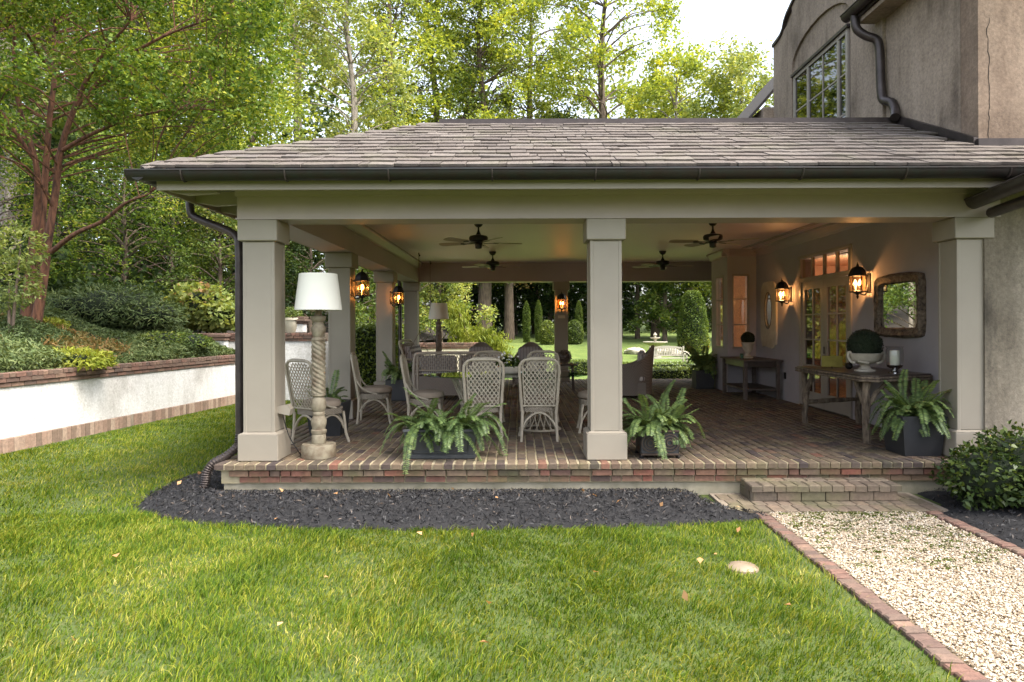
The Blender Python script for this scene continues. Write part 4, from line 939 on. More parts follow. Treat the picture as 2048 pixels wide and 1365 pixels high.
# french doors with transom
door = part("french_door", house, (0, 0, 0))
def dbar(nm, y0, y1, z0, z1, x0=4.90, x1=4.99, m_='door_paint'):
    mb = MB(); mb.box(x0, x1, y0, y1, z0, z1); return hp(mb, nm, M[m_], door)
for y in (DY0, DY1): dbar("door_jamb", y - 0.05 if y == DY0 else y - 0.03, y + 0.03 if y == DY0 else y + 0.05, 0, TZ2 + 0.02, 4.905, 5.0)
dbar("head_moulding", DY0 - 0.06, DY1 + 0.06, DZ + 0.005, TZ1 - 0.005, 4.895, 5.0); dbar("head_moulding", DY0 - 0.08, DY1 + 0.08, DZ + 0.05, TZ1 - 0.012, 4.875, 4.894)
dbar("head_moulding", DY0 - 0.05, DY1 + 0.05, TZ2 + 0.021, TZ2 + 0.06, 4.89, 4.98)
for k in range(1, 4): y = DY0 + (DY1 - DY0) * k / 4; dbar("transom_bar", y - 0.018, y + 0.018, TZ1, TZ2, 4.92, 4.97)
for k in range(4):
    a = DY0 + (DY1 - DY0) * k / 4; b_ = a + (DY1 - DY0) / 4; dbar("transom_pane", a + 0.02, b_ - 0.02, TZ1, TZ2, 4.944, 4.948, 'transom_glass')
mid = (DY0 + DY1) / 2
for a, b_ in ((DY0 + 0.032, mid - 0.004), (mid + 0.004, DY1 - 0.032)):
    w_ = 0.115
    dbar("door_stile", a, a + w_, 0.02, DZ, 4.925, 4.97); dbar("door_stile", b_ - w_, b_, 0.02, DZ, 4.925, 4.97)
    dbar("door_rail", a + w_, b_ - w_, 0.02, 0.26, 4.926, 4.969); dbar("door_rail", a + w_, b_ - w_, DZ - 0.13, DZ, 4.926, 4.969)
    c = (a + b_) / 2; dbar("muntin", c - 0.011, c + 0.011, 0.26, DZ - 0.13, 4.93, 4.965)
    for z in (0.70, 1.14, 1.56): dbar("muntin", a + w_, b_ - w_, z - 0.011, z + 0.011, 4.932, 4.963)
    for (p0, p1) in ((a + w_, c - 0.011), (c + 0.011, b_ - w_)):
        for (z0, z1) in ((0.26, 0.69), (0.71, 1.13), (1.15, 1.55), (1.57, DZ - 0.13)): dbar("pane", p0, p1, z0, z1, 4.946, 4.95, 'door_glass')
mb = MB(); mb.lathe([(0.004, -.06), (0.013, -.05), (0.011, 0), (0.013, .05), (0.004, .06)], 10, 4.9, mid - 0.06, 1, 1); mb.v = [(x, y, z + 0.98) for x, y, z in mb.v]; hp(mb, "door_handle", M['bronze'], door, True)
dbar("threshold", DY0, DY1, -0.005, 0.018, 4.90, 5.1, 'bronze')
# bay windows
bw = part("window", house, (0, 0, 0))
mb = MB(); mb.box(4.43, 4.785, 7.50, 7.505, wz0, wz1); hp(mb, "pane", M['glass'], bw)
mb = MB(); mb.box(4.43, 4.455, 7.46, 7.54, wz0, wz1); mb.box(4.76, 4.785, 7.46, 7.54, wz0, wz1); mb.box(4.455, 4.76, 7.462, 7.54, wz1 - 0.04, wz1); mb.box(4.455, 4.76, 7.462, 7.54, wz0, wz0 + 0.04)
for z in (1.4, 1.93): mb.box(4.456, 4.759, 7.485, 7.52, z - 0.011, z + 0.011)
hp(mb, "window_frame", M['door_paint'], bw)
bw = part("window", house, (0, 0, 0))
mb = MB(); mb.box(4.37, 4.375, 7.74, 8.32, wz0, wz1); hp(mb, "pane", M['glass'], bw)
mb = MB(); mb.box(4.32, 4.4, 7.74, 7.78, wz0, wz1); mb.box(4.32, 4.4, 8.28, 8.32, wz0, wz1); mb.box(4.322, 4.4, 7.781, 8.279, wz1 - 0.04, wz1); mb.box(4.322, 4.4, 7.781, 8.279, wz0, wz0 + 0.04)
for z in (1.4, 1.93): mb.box(4.355, 4.39, 7.781, 8.279, z - 0.011, z + 0.011)
hp(mb, "window_frame", M['door_paint'], bw)
# the lit room behind the doors
mb = MB()
mb.add([(5.121, 2.6, 0), (8.5, 2.6, 0), (8.5, 9.2, 0), (5.121, 9.2, 0)], [(0, 1, 2, 3)]); mb.add([(5.121, 2.6, 2.75), (8.5, 2.6, 2.75), (8.5, 9.2, 2.75), (5.121, 9.2, 2.75)], [(3, 2, 1, 0)])
mb.add([(8.5, 2.6, 0), (8.5, 9.2, 0), (8.5, 9.2, 2.75), (8.5, 2.6, 2.75)], [(0, 1, 2, 3)]); mb.add([(5.121, 2.6, 0), (8.5, 2.6, 0), (8.5, 2.6, 2.75), (5.121, 2.6, 2.75)], [(3, 2, 1, 0)]); mb.add([(5.121, 9.2, 0), (8.5, 9.2, 0), (8.5, 9.2, 2.75), (5.121, 9.2, 2.75)], [(0, 1, 2, 3)])
hp(mb, "room", M['room_wall'])
mb = MB(); mb.box(5.3, 8.4, 4.4, 4.65, 2.55, 2.748); hp(mb, "room_beam", M['wood_dark'])
mb = MB(); mb.box(4.46, 5.0, 8.4, 8.54, 0, 2.7); hp(mb, "room_brick", M['room_brick'])
rl = bpy.data.lights.new("room_lamp", 'POINT'); rl.energy = 42; rl.color = (1.0, 0.74, 0.52); rl.shadow_soft_size = 0.2
ro = bpy.data.objects.new("room_lamp", rl); COL.objects.link(ro); ro.location = (6.6, 6.4, 1.9)

# ================================================================ RETAINING WALLS
rw_rnd = random.Random(17)
rowl = [brick_mesh("cap_brick", 0.088, 0.24, 0.062, 0.007, M['brick_wall'], s) for s in range(4)]
strc = [brick_mesh("course_brick", 0.205, 0.1, 0.058, 0.005, M['brick_wall'], s) for s in range(4)]
sold = [brick_mesh("soldier_brick", 0.092, 0.1, 0.2, 0.005, M['brick_base'], s) for s in range(4)]
def garden_wall(name, label, a, b_, z0, z1, skip=0.0, base=True, thick=0.26, body='white'):
    """white stuccoed wall from a to b (plan points); local x runs along it, local -y is the face"""
    a = Vector((a[0], a[1], 0)); b_ = Vector((b_[0], b_[1], 0)); ln = (b_ - a).length; ang = math.atan2(b_.y - a.y, b_.x - a.x)
    t = thing(name, label, "wall", (a.x, a.y, z0), math.degrees(ang)); H = z1 - z0
    mb = MB(); mb.box(0, ln, 0, thick, 0.2 if base else 0, H - 0.2); mb.build("stucco_face", M[body], t)
    mb = MB(); mb.box(0, ln, -0.012, thick + 0.012, H - 0.197, H - 0.012); 
    if base: mb.box(0, ln, -0.008, thick - 0.02, -0.15, 0.197)
    mb.build("mortar", M['mortar_grey'], t)
    x = skip
    while x < ln - 0.04:
        place(rw_rnd.choice(rowl), "cap_brick", t, (x + 0.048, thick / 2 - 0.005 + rw_rnd.uniform(-.006, .006), H + rw_rnd.uniform(-.004, .004)), (rw_rnd.uniform(-.02, .02), rw_rnd.uniform(-.02, .02), rw_rnd.uniform(-.02, .02)), (1, (thick + 0.09) / 0.24, 1))
        if base and rw_rnd.random() > 0.03: place(rw_rnd.choice(sold), "soldier_brick", t, (x + 0.048, 0.028 + rw_rnd.uniform(-.004, .004), 0.195), (0, 0, rw_rnd.uniform(-.02, .02)))
        x += 0.0985
    for c in range(2):
        x = skip + c * 0.1
        while x < ln - 0.1:
            place(rw_rnd.choice(strc), "course_brick", t, (x + 0.1025, 0.026 - 0.018 * (1 - c) + rw_rnd.uniform(-.003, .003), H - 0.068 - c * 0.066), (0, 0, rw_rnd.uniform(-.01, .01))); x += 0.217
    return t
A = (float(wall_x(-5.0)), -5.0); Bp = (float(wall_x(9.3)), 9.3)
# face towards the lawn is on the right of the direction of travel (+x side): travel from far to near reversed
def facing_wall(name, label, p_near, p_far, z0, z1, skip_near, **kw):
    # local x from near to far would put local -y at +x side
    return garden_wall(name, label, p_near, p_far, z0, z1, skip_near, **kw)
facing_wall("retaining_wall", "long white stucco retaining wall with brick cap beside the lawn", A, Bp, GZ, 0.76, 5.9)
garden_wall("garden_wall", "white cross wall with brick cap carrying the planted pot", (-8.1, 9.45), (-4.55, 9.45), GZ, 1.24, 0.0, base=False)
garden_wall("garden_wall", "low cream wall with red brick cap beyond the porch swing", (-4.4, 15.2), (-1.1, 15.6), GZ, 0.86, 0.0, base=False, body='cream')
pier = thing("brick_pier", "white pier with stepped brick top on the cross wall", "pier", (-5.22, 9.6, 1.25))
mb = MB(); mb.chamfer(-0.15, 0.15, -0.15, 0.15, 0, 0.2, 0.008); mb.build("pier_block", M['white'], pier)
mb = MB()
for i, (w_, z) in enumerate(((0.17, 0.202), (0.2, 0.262), (0.18, 0.322))): mb.chamfer(-w_, w_, -w_, w_, z, z + 0.056, 0.006)
mb.build("brick_top", M['brick_wall'], pier)
pier = thing("brick_pier", "short white pier with brick top beside the bank planting", "pier", (-6.95, 9.3, 0.45))
mb = MB(); mb.chamfer(-0.13, 0.13, -0.13, 0.13, 0, 0.62, 0.008); mb.build("pier_block", M['white'], pier)
mb = MB(); mb.chamfer(-0.16, 0.16, -0.16, 0.16, 0.622, 0.7, 0.008); mb.chamfer(-0.19, 0.19, -0.19, 0.19, 0.702, 0.77, 0.008); mb.build("brick_top", M['brick_wall'], pier)
st_ = thing("round_finial", "rounded pale stone at the end of the bank planting", "stone", (-7.1, 8.3, 0.72)); mb = MB(); mb.lathe([(0.02, 0), (0.14, 0), (0.15, 0.08), (0.13, 0.17), (0.08, 0.23), (0.01, 0.25)], 16); mb.build("stone", M['stone'], st_, True)

# ================================================================ FURNITURE
def make_dining_chair(label, loc, rz):
    """faces local +y"""
    t = thing("dining_chair", label, "chair", loc, rz, "cane dining chairs around the glass table")
    # back frame: arch with rounded corners, leaning back
    def bp(x, z): return (x, -0.215 - max(0, z - 0.40) * 0.17, z)
    outline = [(-0.205, 0.36), (-0.222, 0.6), (-0.236, 0.84)] + [(-0.236 + 0.11 - 0.11 * math.cos(a), 0.88 + 0.11 * math.sin(a)) for a in (0.3, 0.7, 1.1, 1.5708)]
    outline = outline + [(-x, z) for x, z in reversed(outline)]
    mb = MB(); mb.tube([bp(x, z) for x, z in outline], 0.0175, 8); mb.build("back_frame", M['cane'], t, True)
    inner = [(x * 0.84, 0.42 + (z - 0.36) * 0.93 if z > 0.4 else 0.42) for x, z in outline]
    mb = MB(); mb.tube([bp(x, z) for x, z in inner], 0.009, 6); mb.tube([bp(-0.2, 0.43), bp(0.2, 0.43)], 0.012, 6); mb.build("back_inner_frame", M['cane'], t, True)
    def halfw(z): 
        w_ = 0.172 + (z - 0.42) * 0.06
        if z > 0.86: w_ = min(w_, 0.2 - 0.10 + math.sqrt(max(0, 0.10 ** 2 - (z - 0.86) ** 2)))
        return max(0.0, w_)
    mb = MB()
    for sgn in (-1, 1):
        c = -0.95
        while c < 0.95:
            pts = []
            for k in range(60):
                z = 0.43 + k * 0.0092; x = sgn * (c + (z - 0.69) * 0.72)
                if z < 0.965 and abs(x) < halfw(z): pts.append((x, z))
            if len(pts) > 2:
                p, q = pts[0], pts[-1]; o_ = 0.004 * sgn
                def pp(u, s_): y = bp(*u); return (y[0] + s_, y[1] + o_, y[2])
                wd = 0.0062
                d = Vector((q[0] - p[0], 0, q[1] - p[1])).normalized(); n_ = Vector((-d.z, 0, d.x)) * wd
                a1, a2 = Vector(bp(*p)), Vector(bp(*q)); e = Vector((0, o_, 0)); h_ = Vector((0, 0.003, 0))
                vs_ = [a1 - n_ + e - h_, a1 + n_ + e - h_, a2 + n_ + e - h_, a2 - n_ + e - h_, a1 - n_ + e + h_, a1 + n_ + e + h_, a2 + n_ + e + h_, a2 - n_ + e + h_]
                mb.add(vs_, [(0, 1, 2, 3), (7, 6, 5, 4), (0, 4, 5, 1), (1, 5, 6, 2), (2, 6, 7, 3), (3, 7, 4, 0)])
            c += 0.05
    o = mb.build("back_lattice", M['cane'], t); o["kind"] = "stuff"
    mb = MB(); rim = []
    for k in range(20):
        a = 2 * PI * k / 20; ca, sa = math.cos(a), math.sin(a)
        rim.append((0.235 * math.copysign(abs(ca) ** 0.6, ca), 0.005 + 0.225 * math.copysign(abs(sa) ** 0.6, sa)))
    mb.extrude(rim, 'z', 0.355, 0.425); mb.build("seat_apron", M['weave'], t)
    mb = MB(); nr = [(0.2, 0.428), (0.228, 0.445), (0.235, 0.475), (0.22, 0.508), (0.15, 0.525), (0.02, 0.528)]
    mb.lathe(nr, 24, 0, 0.02, 1.0, 0.96); mb.build("seat_cushion", M['cushion'], t, True)
    for sx in (-1, 1):
        mb = MB(); mb.tube([(sx * 0.2, -0.21, 0.37), (sx * 0.205, -0.215, 0.2), (sx * 0.215, -0.235, 0.0)], [0.018, 0.0165, 0.016], 8); mb.build("leg", M['cane'], t, True)
        mb = MB(); mb.tube(catmull([(sx * 0.2, 0.185, 0.37), (sx * 0.205, 0.2, 0.25), (sx * 0.215, 0.21, 0.12), (sx * 0.24, 0.235, 0.0)], 4), 0.017, 8); mb.build("leg", M['cane'], t, True)
    def arch(p, q, h):
        P_ = [];  p = Vector(p); q = Vector(q)
        for k in range(11):
            f = k / 10; P_.append(p.lerp(q, f) + Vector((0, 0, h * math.sin(PI * f) ** 0.7)))
        return P_
    for pq in (((-0.2, -0.215, 0.17), (0.2, -0.215, 0.17)), ((-0.21, 0.2, 0.17), (0.21, 0.2, 0.17)), ((-0.205, -0.2, 0.17), (-0.205, 0.19, 0.17)), ((0.205, -0.2, 0.17), (0.205, 0.19, 0.17))): mb = MB(); mb.tube(arch(pq[0], pq[1], 0.175), 0.0125, 7); mb.build("leg_arch", M['cane'], t, True)
    for sx in (-1, 1): mb = MB(); mb.tube(catmull([bp(sx * 0.222, 0.66), (sx * 0.232, -0.17, 0.52), (sx * 0.23, -0.05, 0.45), (sx * 0.23, 0.05, 0.425)], 4), 0.012, 6); mb.build("side_brace", M['cane'], t, True)
    return t
ch = make_dining_chair("lattice-backed cane chair facing the glass table, next to the central column", (0.245, 1.55, 0), 0)
dup(ch, "lattice-backed cane chair facing the glass table, partly behind the long fern trough", (-0.43, 1.52, 0), 3)
dup(ch, "cane lattice chair just behind the white-shaded floor lamp", (-2.37, 1.31, 0), -34)
dup(ch, "cane chair side-on between the second column and the table", (-2.08, 3.12, 0), -84)
dup(ch, "cane chair at the table end above the fern trough", (-1.24, 2.35, 0), -88)
dup(ch, "cane chair at the table end half hidden by the central column", (1.02, 2.2, 0), 88)
dup(ch, "cane chair behind the table with its back to the wicker sofa", (-0.45, 3.3, 0), 180)
dup(ch, "cane chair behind the table, to the side of the flower planter", (0.35, 3.3, 0), 176)

table = thing("dining_table", "oval glass dining table on wicker lattice pedestals", "table", (-0.17, 2.33, 0))
mb = MB(); mb.lathe([(1.0, 0.725), (1.005, 0.732), (1.0, 0.739)], 64, 0, 0, 1.1, 0.62); mb.build("glass_top", M['table_glass'], table, True)
for sx in (-1, 1):
    mb = MB(); n = 16; prof_ = [(0.30, 0.71), (0.24, 0.6), (0.17, 0.42), (0.15, 0.3), (0.2, 0.12), (0.27, 0.0)]
    for sg in (-1, 1):
        for k in range(n):
            pts = []
            for i, (r_, z) in enumerate(catmull([(a, 0, b_) for a, b_ in prof_], 3) and [(p.x, p.z) for p in catmull([(a, 0, b_) for a, b_ in prof_], 3)]):
                a = 2 * PI * k / n + sg * (0.71 - z) * 1.5; pts.append((sx * 0.45 + r_ * math.cos(a), r_ * math.sin(a), z))
            mb.tube(pts, 0.008, 5)
    for r_, z in ((0.30, 0.71), (0.155, 0.35), (0.27, 0.015)): mb.tube([(sx * 0.45 + r_ * math.cos(2 * PI * k / 20), r_ * math.sin(2 * PI * k / 20), z) for k in range(21)], 0.016, 6)
    mb.build("pedestal", M['cane'], table, True)
cp_ = thing("flower_planter", "cream trough of white flowers on the glass table", "planter", (-0.13, 2.4, 0.74))
mb = MB(); mb.lathe([(0.10, 0), (0.14, 0.015), (0.17, 0.05), (0.185, 0.09), (0.17, 0.1)], 24, 0, 0, 1, 0.6); mb.build("trough", M['urn'], cp_, True)
rng = np.random.default_rng(2); P, D = shell_points(rng, 260, (0, 0, 0.14), (0.17, 0.11, 0.1), 0.5, 0.1, 0.09); leaves("foliage", P, rng, 0.04, 0.08, M['l_dark'], cp_, 0.5, 0.2, D)
P, D = shell_points(rng, 70, (0, 0, 0.19), (0.14, 0.1, 0.1), 0.3, 0.1, 0.15); leaves("flowers", P, rng, 0.03, 0.045, M['flower'], cp_, 0.9, 0.5, D)

# floor lamps
def lamp_post_profile():
    pr = [(0.176, 0.0), (0.18, 0.01), (0.18, 0.125), (0.172, 0.14), (0.07, 0.142), (0.074, 0.15), (0.076, 0.225), (0.07, 0.24), (0.082, 0.262), (0.082, 0.285), (0.068, 0.295), (0.072, 0.32), (0.08, 0.345), (0.082, 0.39), (0.06, 0.435), (0.066, 0.45), (0.066, 0.472), (0.058, 0.482), (0.075, 0.51), (0.08, 0.56), (0.07, 0.61), (0.056, 0.635), (0.072, 0.65), (0.072, 0.668), (0.064, 0.675)]
    return pr
def make_lamp(label, loc, shade='shade'):
    t = thing("floor_lamp", label, "lamp", loc, 20, "turned wooden floor lamps")
    mb = MB(); mb.lathe(lamp_post_profile()[:4] + [(0.02, 0.1405)], 28); mb.build("base", M['lampwood'], t, True)
    mb = MB(); mb.lathe(lamp_post_profile()[4:], 24); mb.build("turned_foot", M['lampwood'], t, True)
    mb = MB(); sides = 36; vs_ = []; nz = 110     # rope twist
    for i in range(nz + 1):
        z = 0.675 + 0.555 * i / nz
        for k in range(sides):
            a = 2 * PI * k / sides; r_ = 0.0620 + 0.0135 * abs(math.sin(2.5 * a + z * 62)) ; vs_.append((r_ * math.cos(a), r_ * math.sin(a), z))
    mb.add(vs_, [(i * sides + k, i * sides + (k + 1) % sides, (i + 1) * sides + (k + 1) % sides, (i + 1) * sides + k) for i in range(nz) for k in range(sides)]); mb.build("twisted_post", M['lampwood'], t, True)
    mb = MB(); mb.lathe([(0.066, 1.23), (0.073, 1.238), (0.073, 1.255), (0.05, 1.27), (0.064, 1.3), (0.076, 1.345), (0.078, 1.37), (0.055, 1.405), (0.052, 1.43), (0.075, 1.455), (0.08, 1.475), (0.076, 1.495), (0.04, 1.5), (0.034, 1.51), (0.034, 1.6), (0.02, 1.6)], 24); mb.build("turned_neck", M['lampwood'], t, True)
    mb = MB(); n = 40; vs_ = []
    for r_, z in ((0.247, 1.56), (0.198, 1.945), (0.194, 1.945), (0.243, 1.56)):
        for k in range(n): vs_.append((r_ * math.cos(2 * PI * k / n), r_ * math.sin(2 * PI * k / n), z))
    mb.add(vs_, [(i * n + k, i * n + (k + 1) % n, ((i + 1) % 4) * n + (k + 1) % n, ((i + 1) % 4) * n + k) for i in range(4) for k in range(n)]); mb.build("lamp_shade", M[shade], t, True)
    mb = MB()
    for k in range(3): a = 2 * PI * k / 3; mb.tube([(0, 0, 1.9), (0.195 * math.cos(a), 0.195 * math.sin(a), 1.93)], 0.003, 5)
    mb.tube([(0, 0, 1.59), (0, 0, 1.9)], 0.004, 5); mb.build("harp", M['iron'], t)
    return t
lp = make_lamp("tall turned floor lamp with white shade near the corner column", (-2.13, 0.42, 0.0))
l2 = dup(lp, "floor lamp with grey-cream shade standing at the far end of the porch", (-1.93, 9.9, 0), 50)
for c in l2.children:
    if c.name.startswith("lamp_shade"): c.data = c.data.copy(); c.data.materials[0] = M['shade_tan']
    elif c.type == 'MESH' and not c.name.startswith("harp"): c.data = c.data.copy(); c.data.materials[0] = M['wood']

# sofa seen from behind
sofa = thing("wicker_sofa", "grey wicker sofa with its back to the dining table", "sofa", (-1.14, 6.35, 0), 0)
mb = MB(); mb.extrude([(-0.8, 0.1), (0.8, 0.1), (0.8, 0.46), (-0.8, 0.46)], 'y', -0.36, -0.30); mb.build("back_panel", M['weave_brown'], sofa)
mb = MB()
for x in (-0.74, 0.06, 0.74): mb.tube([(x, -0.34, 0.05), (x, -0.38, 0.86)], 0.022, 7)
mb.tube(catmull([(-0.8, -0.34, 0.05), (-0.81, -0.36, 0.6), (-0.78, -0.38, 0.82), (-0.68, -0.39, 0.88), (0, -0.39, 0.89), (0.68, -0.39, 0.88), (0.78, -0.38, 0.82), (0.81, -0.36, 0.6), (0.8, -0.34, 0.05)], 5), 0.03, 8)
for z in (0.5, 0.56): mb.tube([(-0.8, -0.355, z), (0.8, -0.355, z)], 0.014, 6)
mb.build("back_frame", M['cane_brown'], sofa, True)
mb = MB()
for sgn in (-1, 1):
    for k in range(34):
        x = -0.98 + k * 0.06; x0, x1 = (x, x + 0.16) if sgn > 0 else (x + 0.16, x)
        a0, a1 = max(-0.74, min(0.74, x0)), max(-0.74, min(0.74, x1))
        if abs(a0 - a1) > 0.03: mb.tube([(a0, -0.36 + sgn * 0.004, 0.57 + (a0 - x0) / (x1 - x0) * 0.29), (a1, -0.385 + sgn * 0.004, 0.57 + (a1 - x0) / (x1 - x0) * 0.29)], 0.007, 5)
o = mb.build("back_lattice", M['cane_brown'], sofa); o["kind"] = "stuff"
for sx in (-1, 1):
    mb = MB(); mb.extrude([(-0.34, 0.06), (0.36, 0.06), (0.38, 0.56), (0.3, 0.62), (-0.36, 0.66)], 'x', sx * 0.79 - 0.05, sx * 0.79 + 0.05); mb.build("arm", M['weave_brown'], sofa)
mb = MB(); mb.box(-0.74, 0.74, -0.3, 0.36, 0.12, 0.3); mb.build("seat_base", M['weave_brown'], sofa)
for sx in (-1, 1):
    mb = MB(); mb.chamfer(sx * 0.37 - 0.36, sx * 0.37 + 0.36, -0.28, 0.38, 0.302, 0.44, 0.04); mb.build("seat_cushion", M['stripe'], sofa)
    mb = MB(); mb.chamfer(sx * 0.37 - 0.35, sx * 0.37 + 0.35, -0.30, -0.14, 0.445, 0.84, 0.05); mb.build("back_cushion", M['stripe'], sofa)
for x in (-0.78, 0.78):
    for y in (-0.32, 0.34): mb = MB(); mb.tube([(x, y, 0.0), (x, y, 0.1)], 0.025, 8); mb.build("leg", M['cane_brown'], sofa)

def make_armchair(label, loc, rz, dark=True):
    """wing-backed wicker armchair facing local +y"""
    wv, cn = ('weave_brown', 'cane_brown') if dark else ('weave', 'cane')
    t = thing("wicker_armchair", label, "armchair", loc, rz, "wicker armchairs with striped cushions")
    # shell swept round the back in plan, height falling to the arms
    n = 25; vs_ = []; fs_ = []
    for k in range(n):
        a = PI * (-0.02 + 1.04 * k / (n - 1)); x = -0.38 * math.cos(a); y = 0.36 - 0.78 * math.sin(a) ** 0.65 if math.sin(a) > 0 else 0.36
        s_ = max(0.0, math.sin(a)); zt = 0.58 + 0.40 * s_ ** 2.2; fl_ = 0.05 * s_
        for (sc, z) in ((1.0, 0.06), (1.02, 0.35), (1.06 + fl_, zt)): vs_.append((x * sc, (y - 0.1) * (sc if y < 0 else 1) + 0.1, z))
        for (sc, z) in ((0.96 + fl_, zt), (0.9, 0.35), (0.88, 0.06)): vs_.append((x * sc, (y - 0.1) * sc + 0.1, z))
    for k in range(n - 1):
        for i in range(6): j = (i + 1) % 6; fs_.append((k * 6 + i, (k + 1) * 6 + i, (k + 1) * 6 + j, k * 6 + j))
    fs_.append((5, 4, 3, 2, 1, 0)); fs_.append(tuple((n - 1) * 6 + i for i in range(6)))
    mb = MB(); mb.add(vs_, fs_); mb.build("shell", M[wv], t, True)
    mb = MB(); mb.tube([((vs_[k * 6 + 2][0] + vs_[k * 6 + 3][0]) / 2, (vs_[k * 6 + 2][1] + vs_[k * 6 + 3][1]) / 2, vs_[k * 6 + 2][2]) for k in range(n)], 0.03, 8); mb.build("rolled_rim", M[wv], t, True)
    mb = MB(); mb.box(-0.33, 0.33, -0.3, 0.34, 0.08, 0.3); mb.build("seat_base", M[wv], t)
    mb = MB(); mb.chamfer(-0.32, 0.32, -0.28, 0.37, 0.302, 0.45, 0.045); mb.build("seat_cushion", M['stripe'], t)
    mb = MB(); mb.chamfer(-0.29, 0.29, -0.32, -0.16, 0.44, 0.9, 0.06); o = mb.build("back_cushion", M['stripe'], t); 
    for x in (-0.33, 0.33):
        for y in (-0.3, 0.33): mb = MB(); mb.tube(catmull([(x, y, 0.07), (x * 1.06, y * 1.06, 0.03), (x * 1.1, y * 1.1, 0.0)], 3), 0.02, 7); mb.build("leg", M[cn], t)
    return t
ac = make_armchair("dark wicker armchair with striped cushions behind the central column", (2.15, 6.55, 0), 82)
dup(ac, "wicker armchair with striped cushion behind the table, under the nearer-column fan", (-0.87, 9.25, 0), 183)
bpy.data.objects[ac.name]["label"] = "dark wicker armchair side-on between the central column and the box hedge"
for o in [x for x in bpy.data.objects if x.get("label") == "wicker armchair with striped cushion behind the table, under the nearer-column fan"]: o["label"] = "wicker armchair facing the lawn, directly beyond the sofa end"
dup(ac, "wicker armchair facing the lawn, seen over the flower planter", (0.26, 9.2, 0), 176)

# porch swing hung from the ceiling
sw = thing("porch_swing", "pale wicker porch swing hung on ropes beside the left columns", "swing", (-2.12, 8.85, 0), 0)
mb = MB(); mb.box(-0.28, 0.3, -0.85, 0.85, 0.36, 0.42); mb.build("seat", M['weave'], sw)
mb = MB(); mb.extrude([(-0.30, 0.4), (-0.24, 0.4), (-0.38, 1.0), (-0.44, 1.0)], 'y', -0.85, 0.85); mb.build("back", M['weave'], sw)
mb = MB(); mb.tube(catmull([(-0.28, -0.87, 0.38), (-0.36, -0.87, 0.8), (-0.43, -0.84, 0.98), (-0.46, -0.6, 1.06), (-0.46, 0.6, 1.06), (-0.43, 0.84, 0.98), (-0.36, 0.87, 0.8), (-0.28, 0.87, 0.38)], 5), 0.028, 8); mb.build("back_rim", M['cane'], sw, True)
for s_ in (-1, 1):
    mb = MB(); mb.tube(catmull([(-0.36, s_ * 0.87, 0.68), (0, s_ * 0.89, 0.66), (0.26, s_ * 0.88, 0.62), (0.3, s_ * 0.87, 0.5), (0.3, s_ * 0.86, 0.38)], 4), 0.025, 8); mb.build("arm", M['cane'], sw, True)
mb = MB(); mb.chamfer(-0.26, 0.3, -0.82, 0.82, 0.422, 0.54, 0.04); mb.build("seat_cushion", M['stripe'], sw)
for y in (-0.55, 0.0, 0.55):
    mb = MB(); mb.extrude([(-0.25, 0.545), (-0.1, 0.545), (-0.24, 0.95), (-0.38, 0.95)], 'y', y - 0.25, y + 0.25); mb.build("pillow", M['stripe'], sw)
for y in (-0.95, 0.95):
    mb = MB(); mb.tube([(0.0, y, 2.95), (0, y, 1.25)], 0.007, 6); mb.tube([(0, y, 1.25), (-0.32, y * 0.94, 0.7)], 0.007, 6); mb.tube([(0, y, 1.25), (0.28, y * 0.94, 0.62)], 0.007, 6); mb.build("rope", M['wood'], sw)
    mb = MB(); mb.tube(catmull([(0, y, 2.957), (0, y, 2.92), (0.02, y, 2.9), (0, y, 2.88)], 3), 0.012, 6); mb.build("hook", M['iron'], sw)

# small side table with a ball of twigs
s_t = thing("side_table", "small dark side table beyond the dining table", "table", (1.0, 7.9, 0))
mb = MB(); mb.lathe([(0.26, 0.54), (0.27, 0.55), (0.27, 0.565), (0.26, 0.575)], 24); mb.build("top", M['wood_dark'], s_t)
for k in range(4): a = PI / 4 + k * PI / 2; mb = MB(); mb.tube([(0.2 * math.cos(a), 0.2 * math.sin(a), 0.54), (0.24 * math.cos(a), 0.24 * math.sin(a), 0)], 0.016, 7); mb.build("leg", M['wood_dark'], s_t)
vb = thing("twig_ball", "round dark twig ball on the small side table", "ball", (0.98, 7.9, 0.575)); mb = MB(); ellipsoid_core(mb, (0, 0, 0.15), (0.13, 0.13, 0.13), 1, 0.02); mb.build("ball_core", M['wood_dark'], vb, True)
rng = np.random.default_rng(3); P, D = shell_points(rng, 500, (0, 0, 0.15), (0.15, 0.15, 0.15), 0.1, 0.02); leaves("twigs", P, rng, 0.04, 0.09, M['wood'], vb, 0.15, 0, D * 0.1)

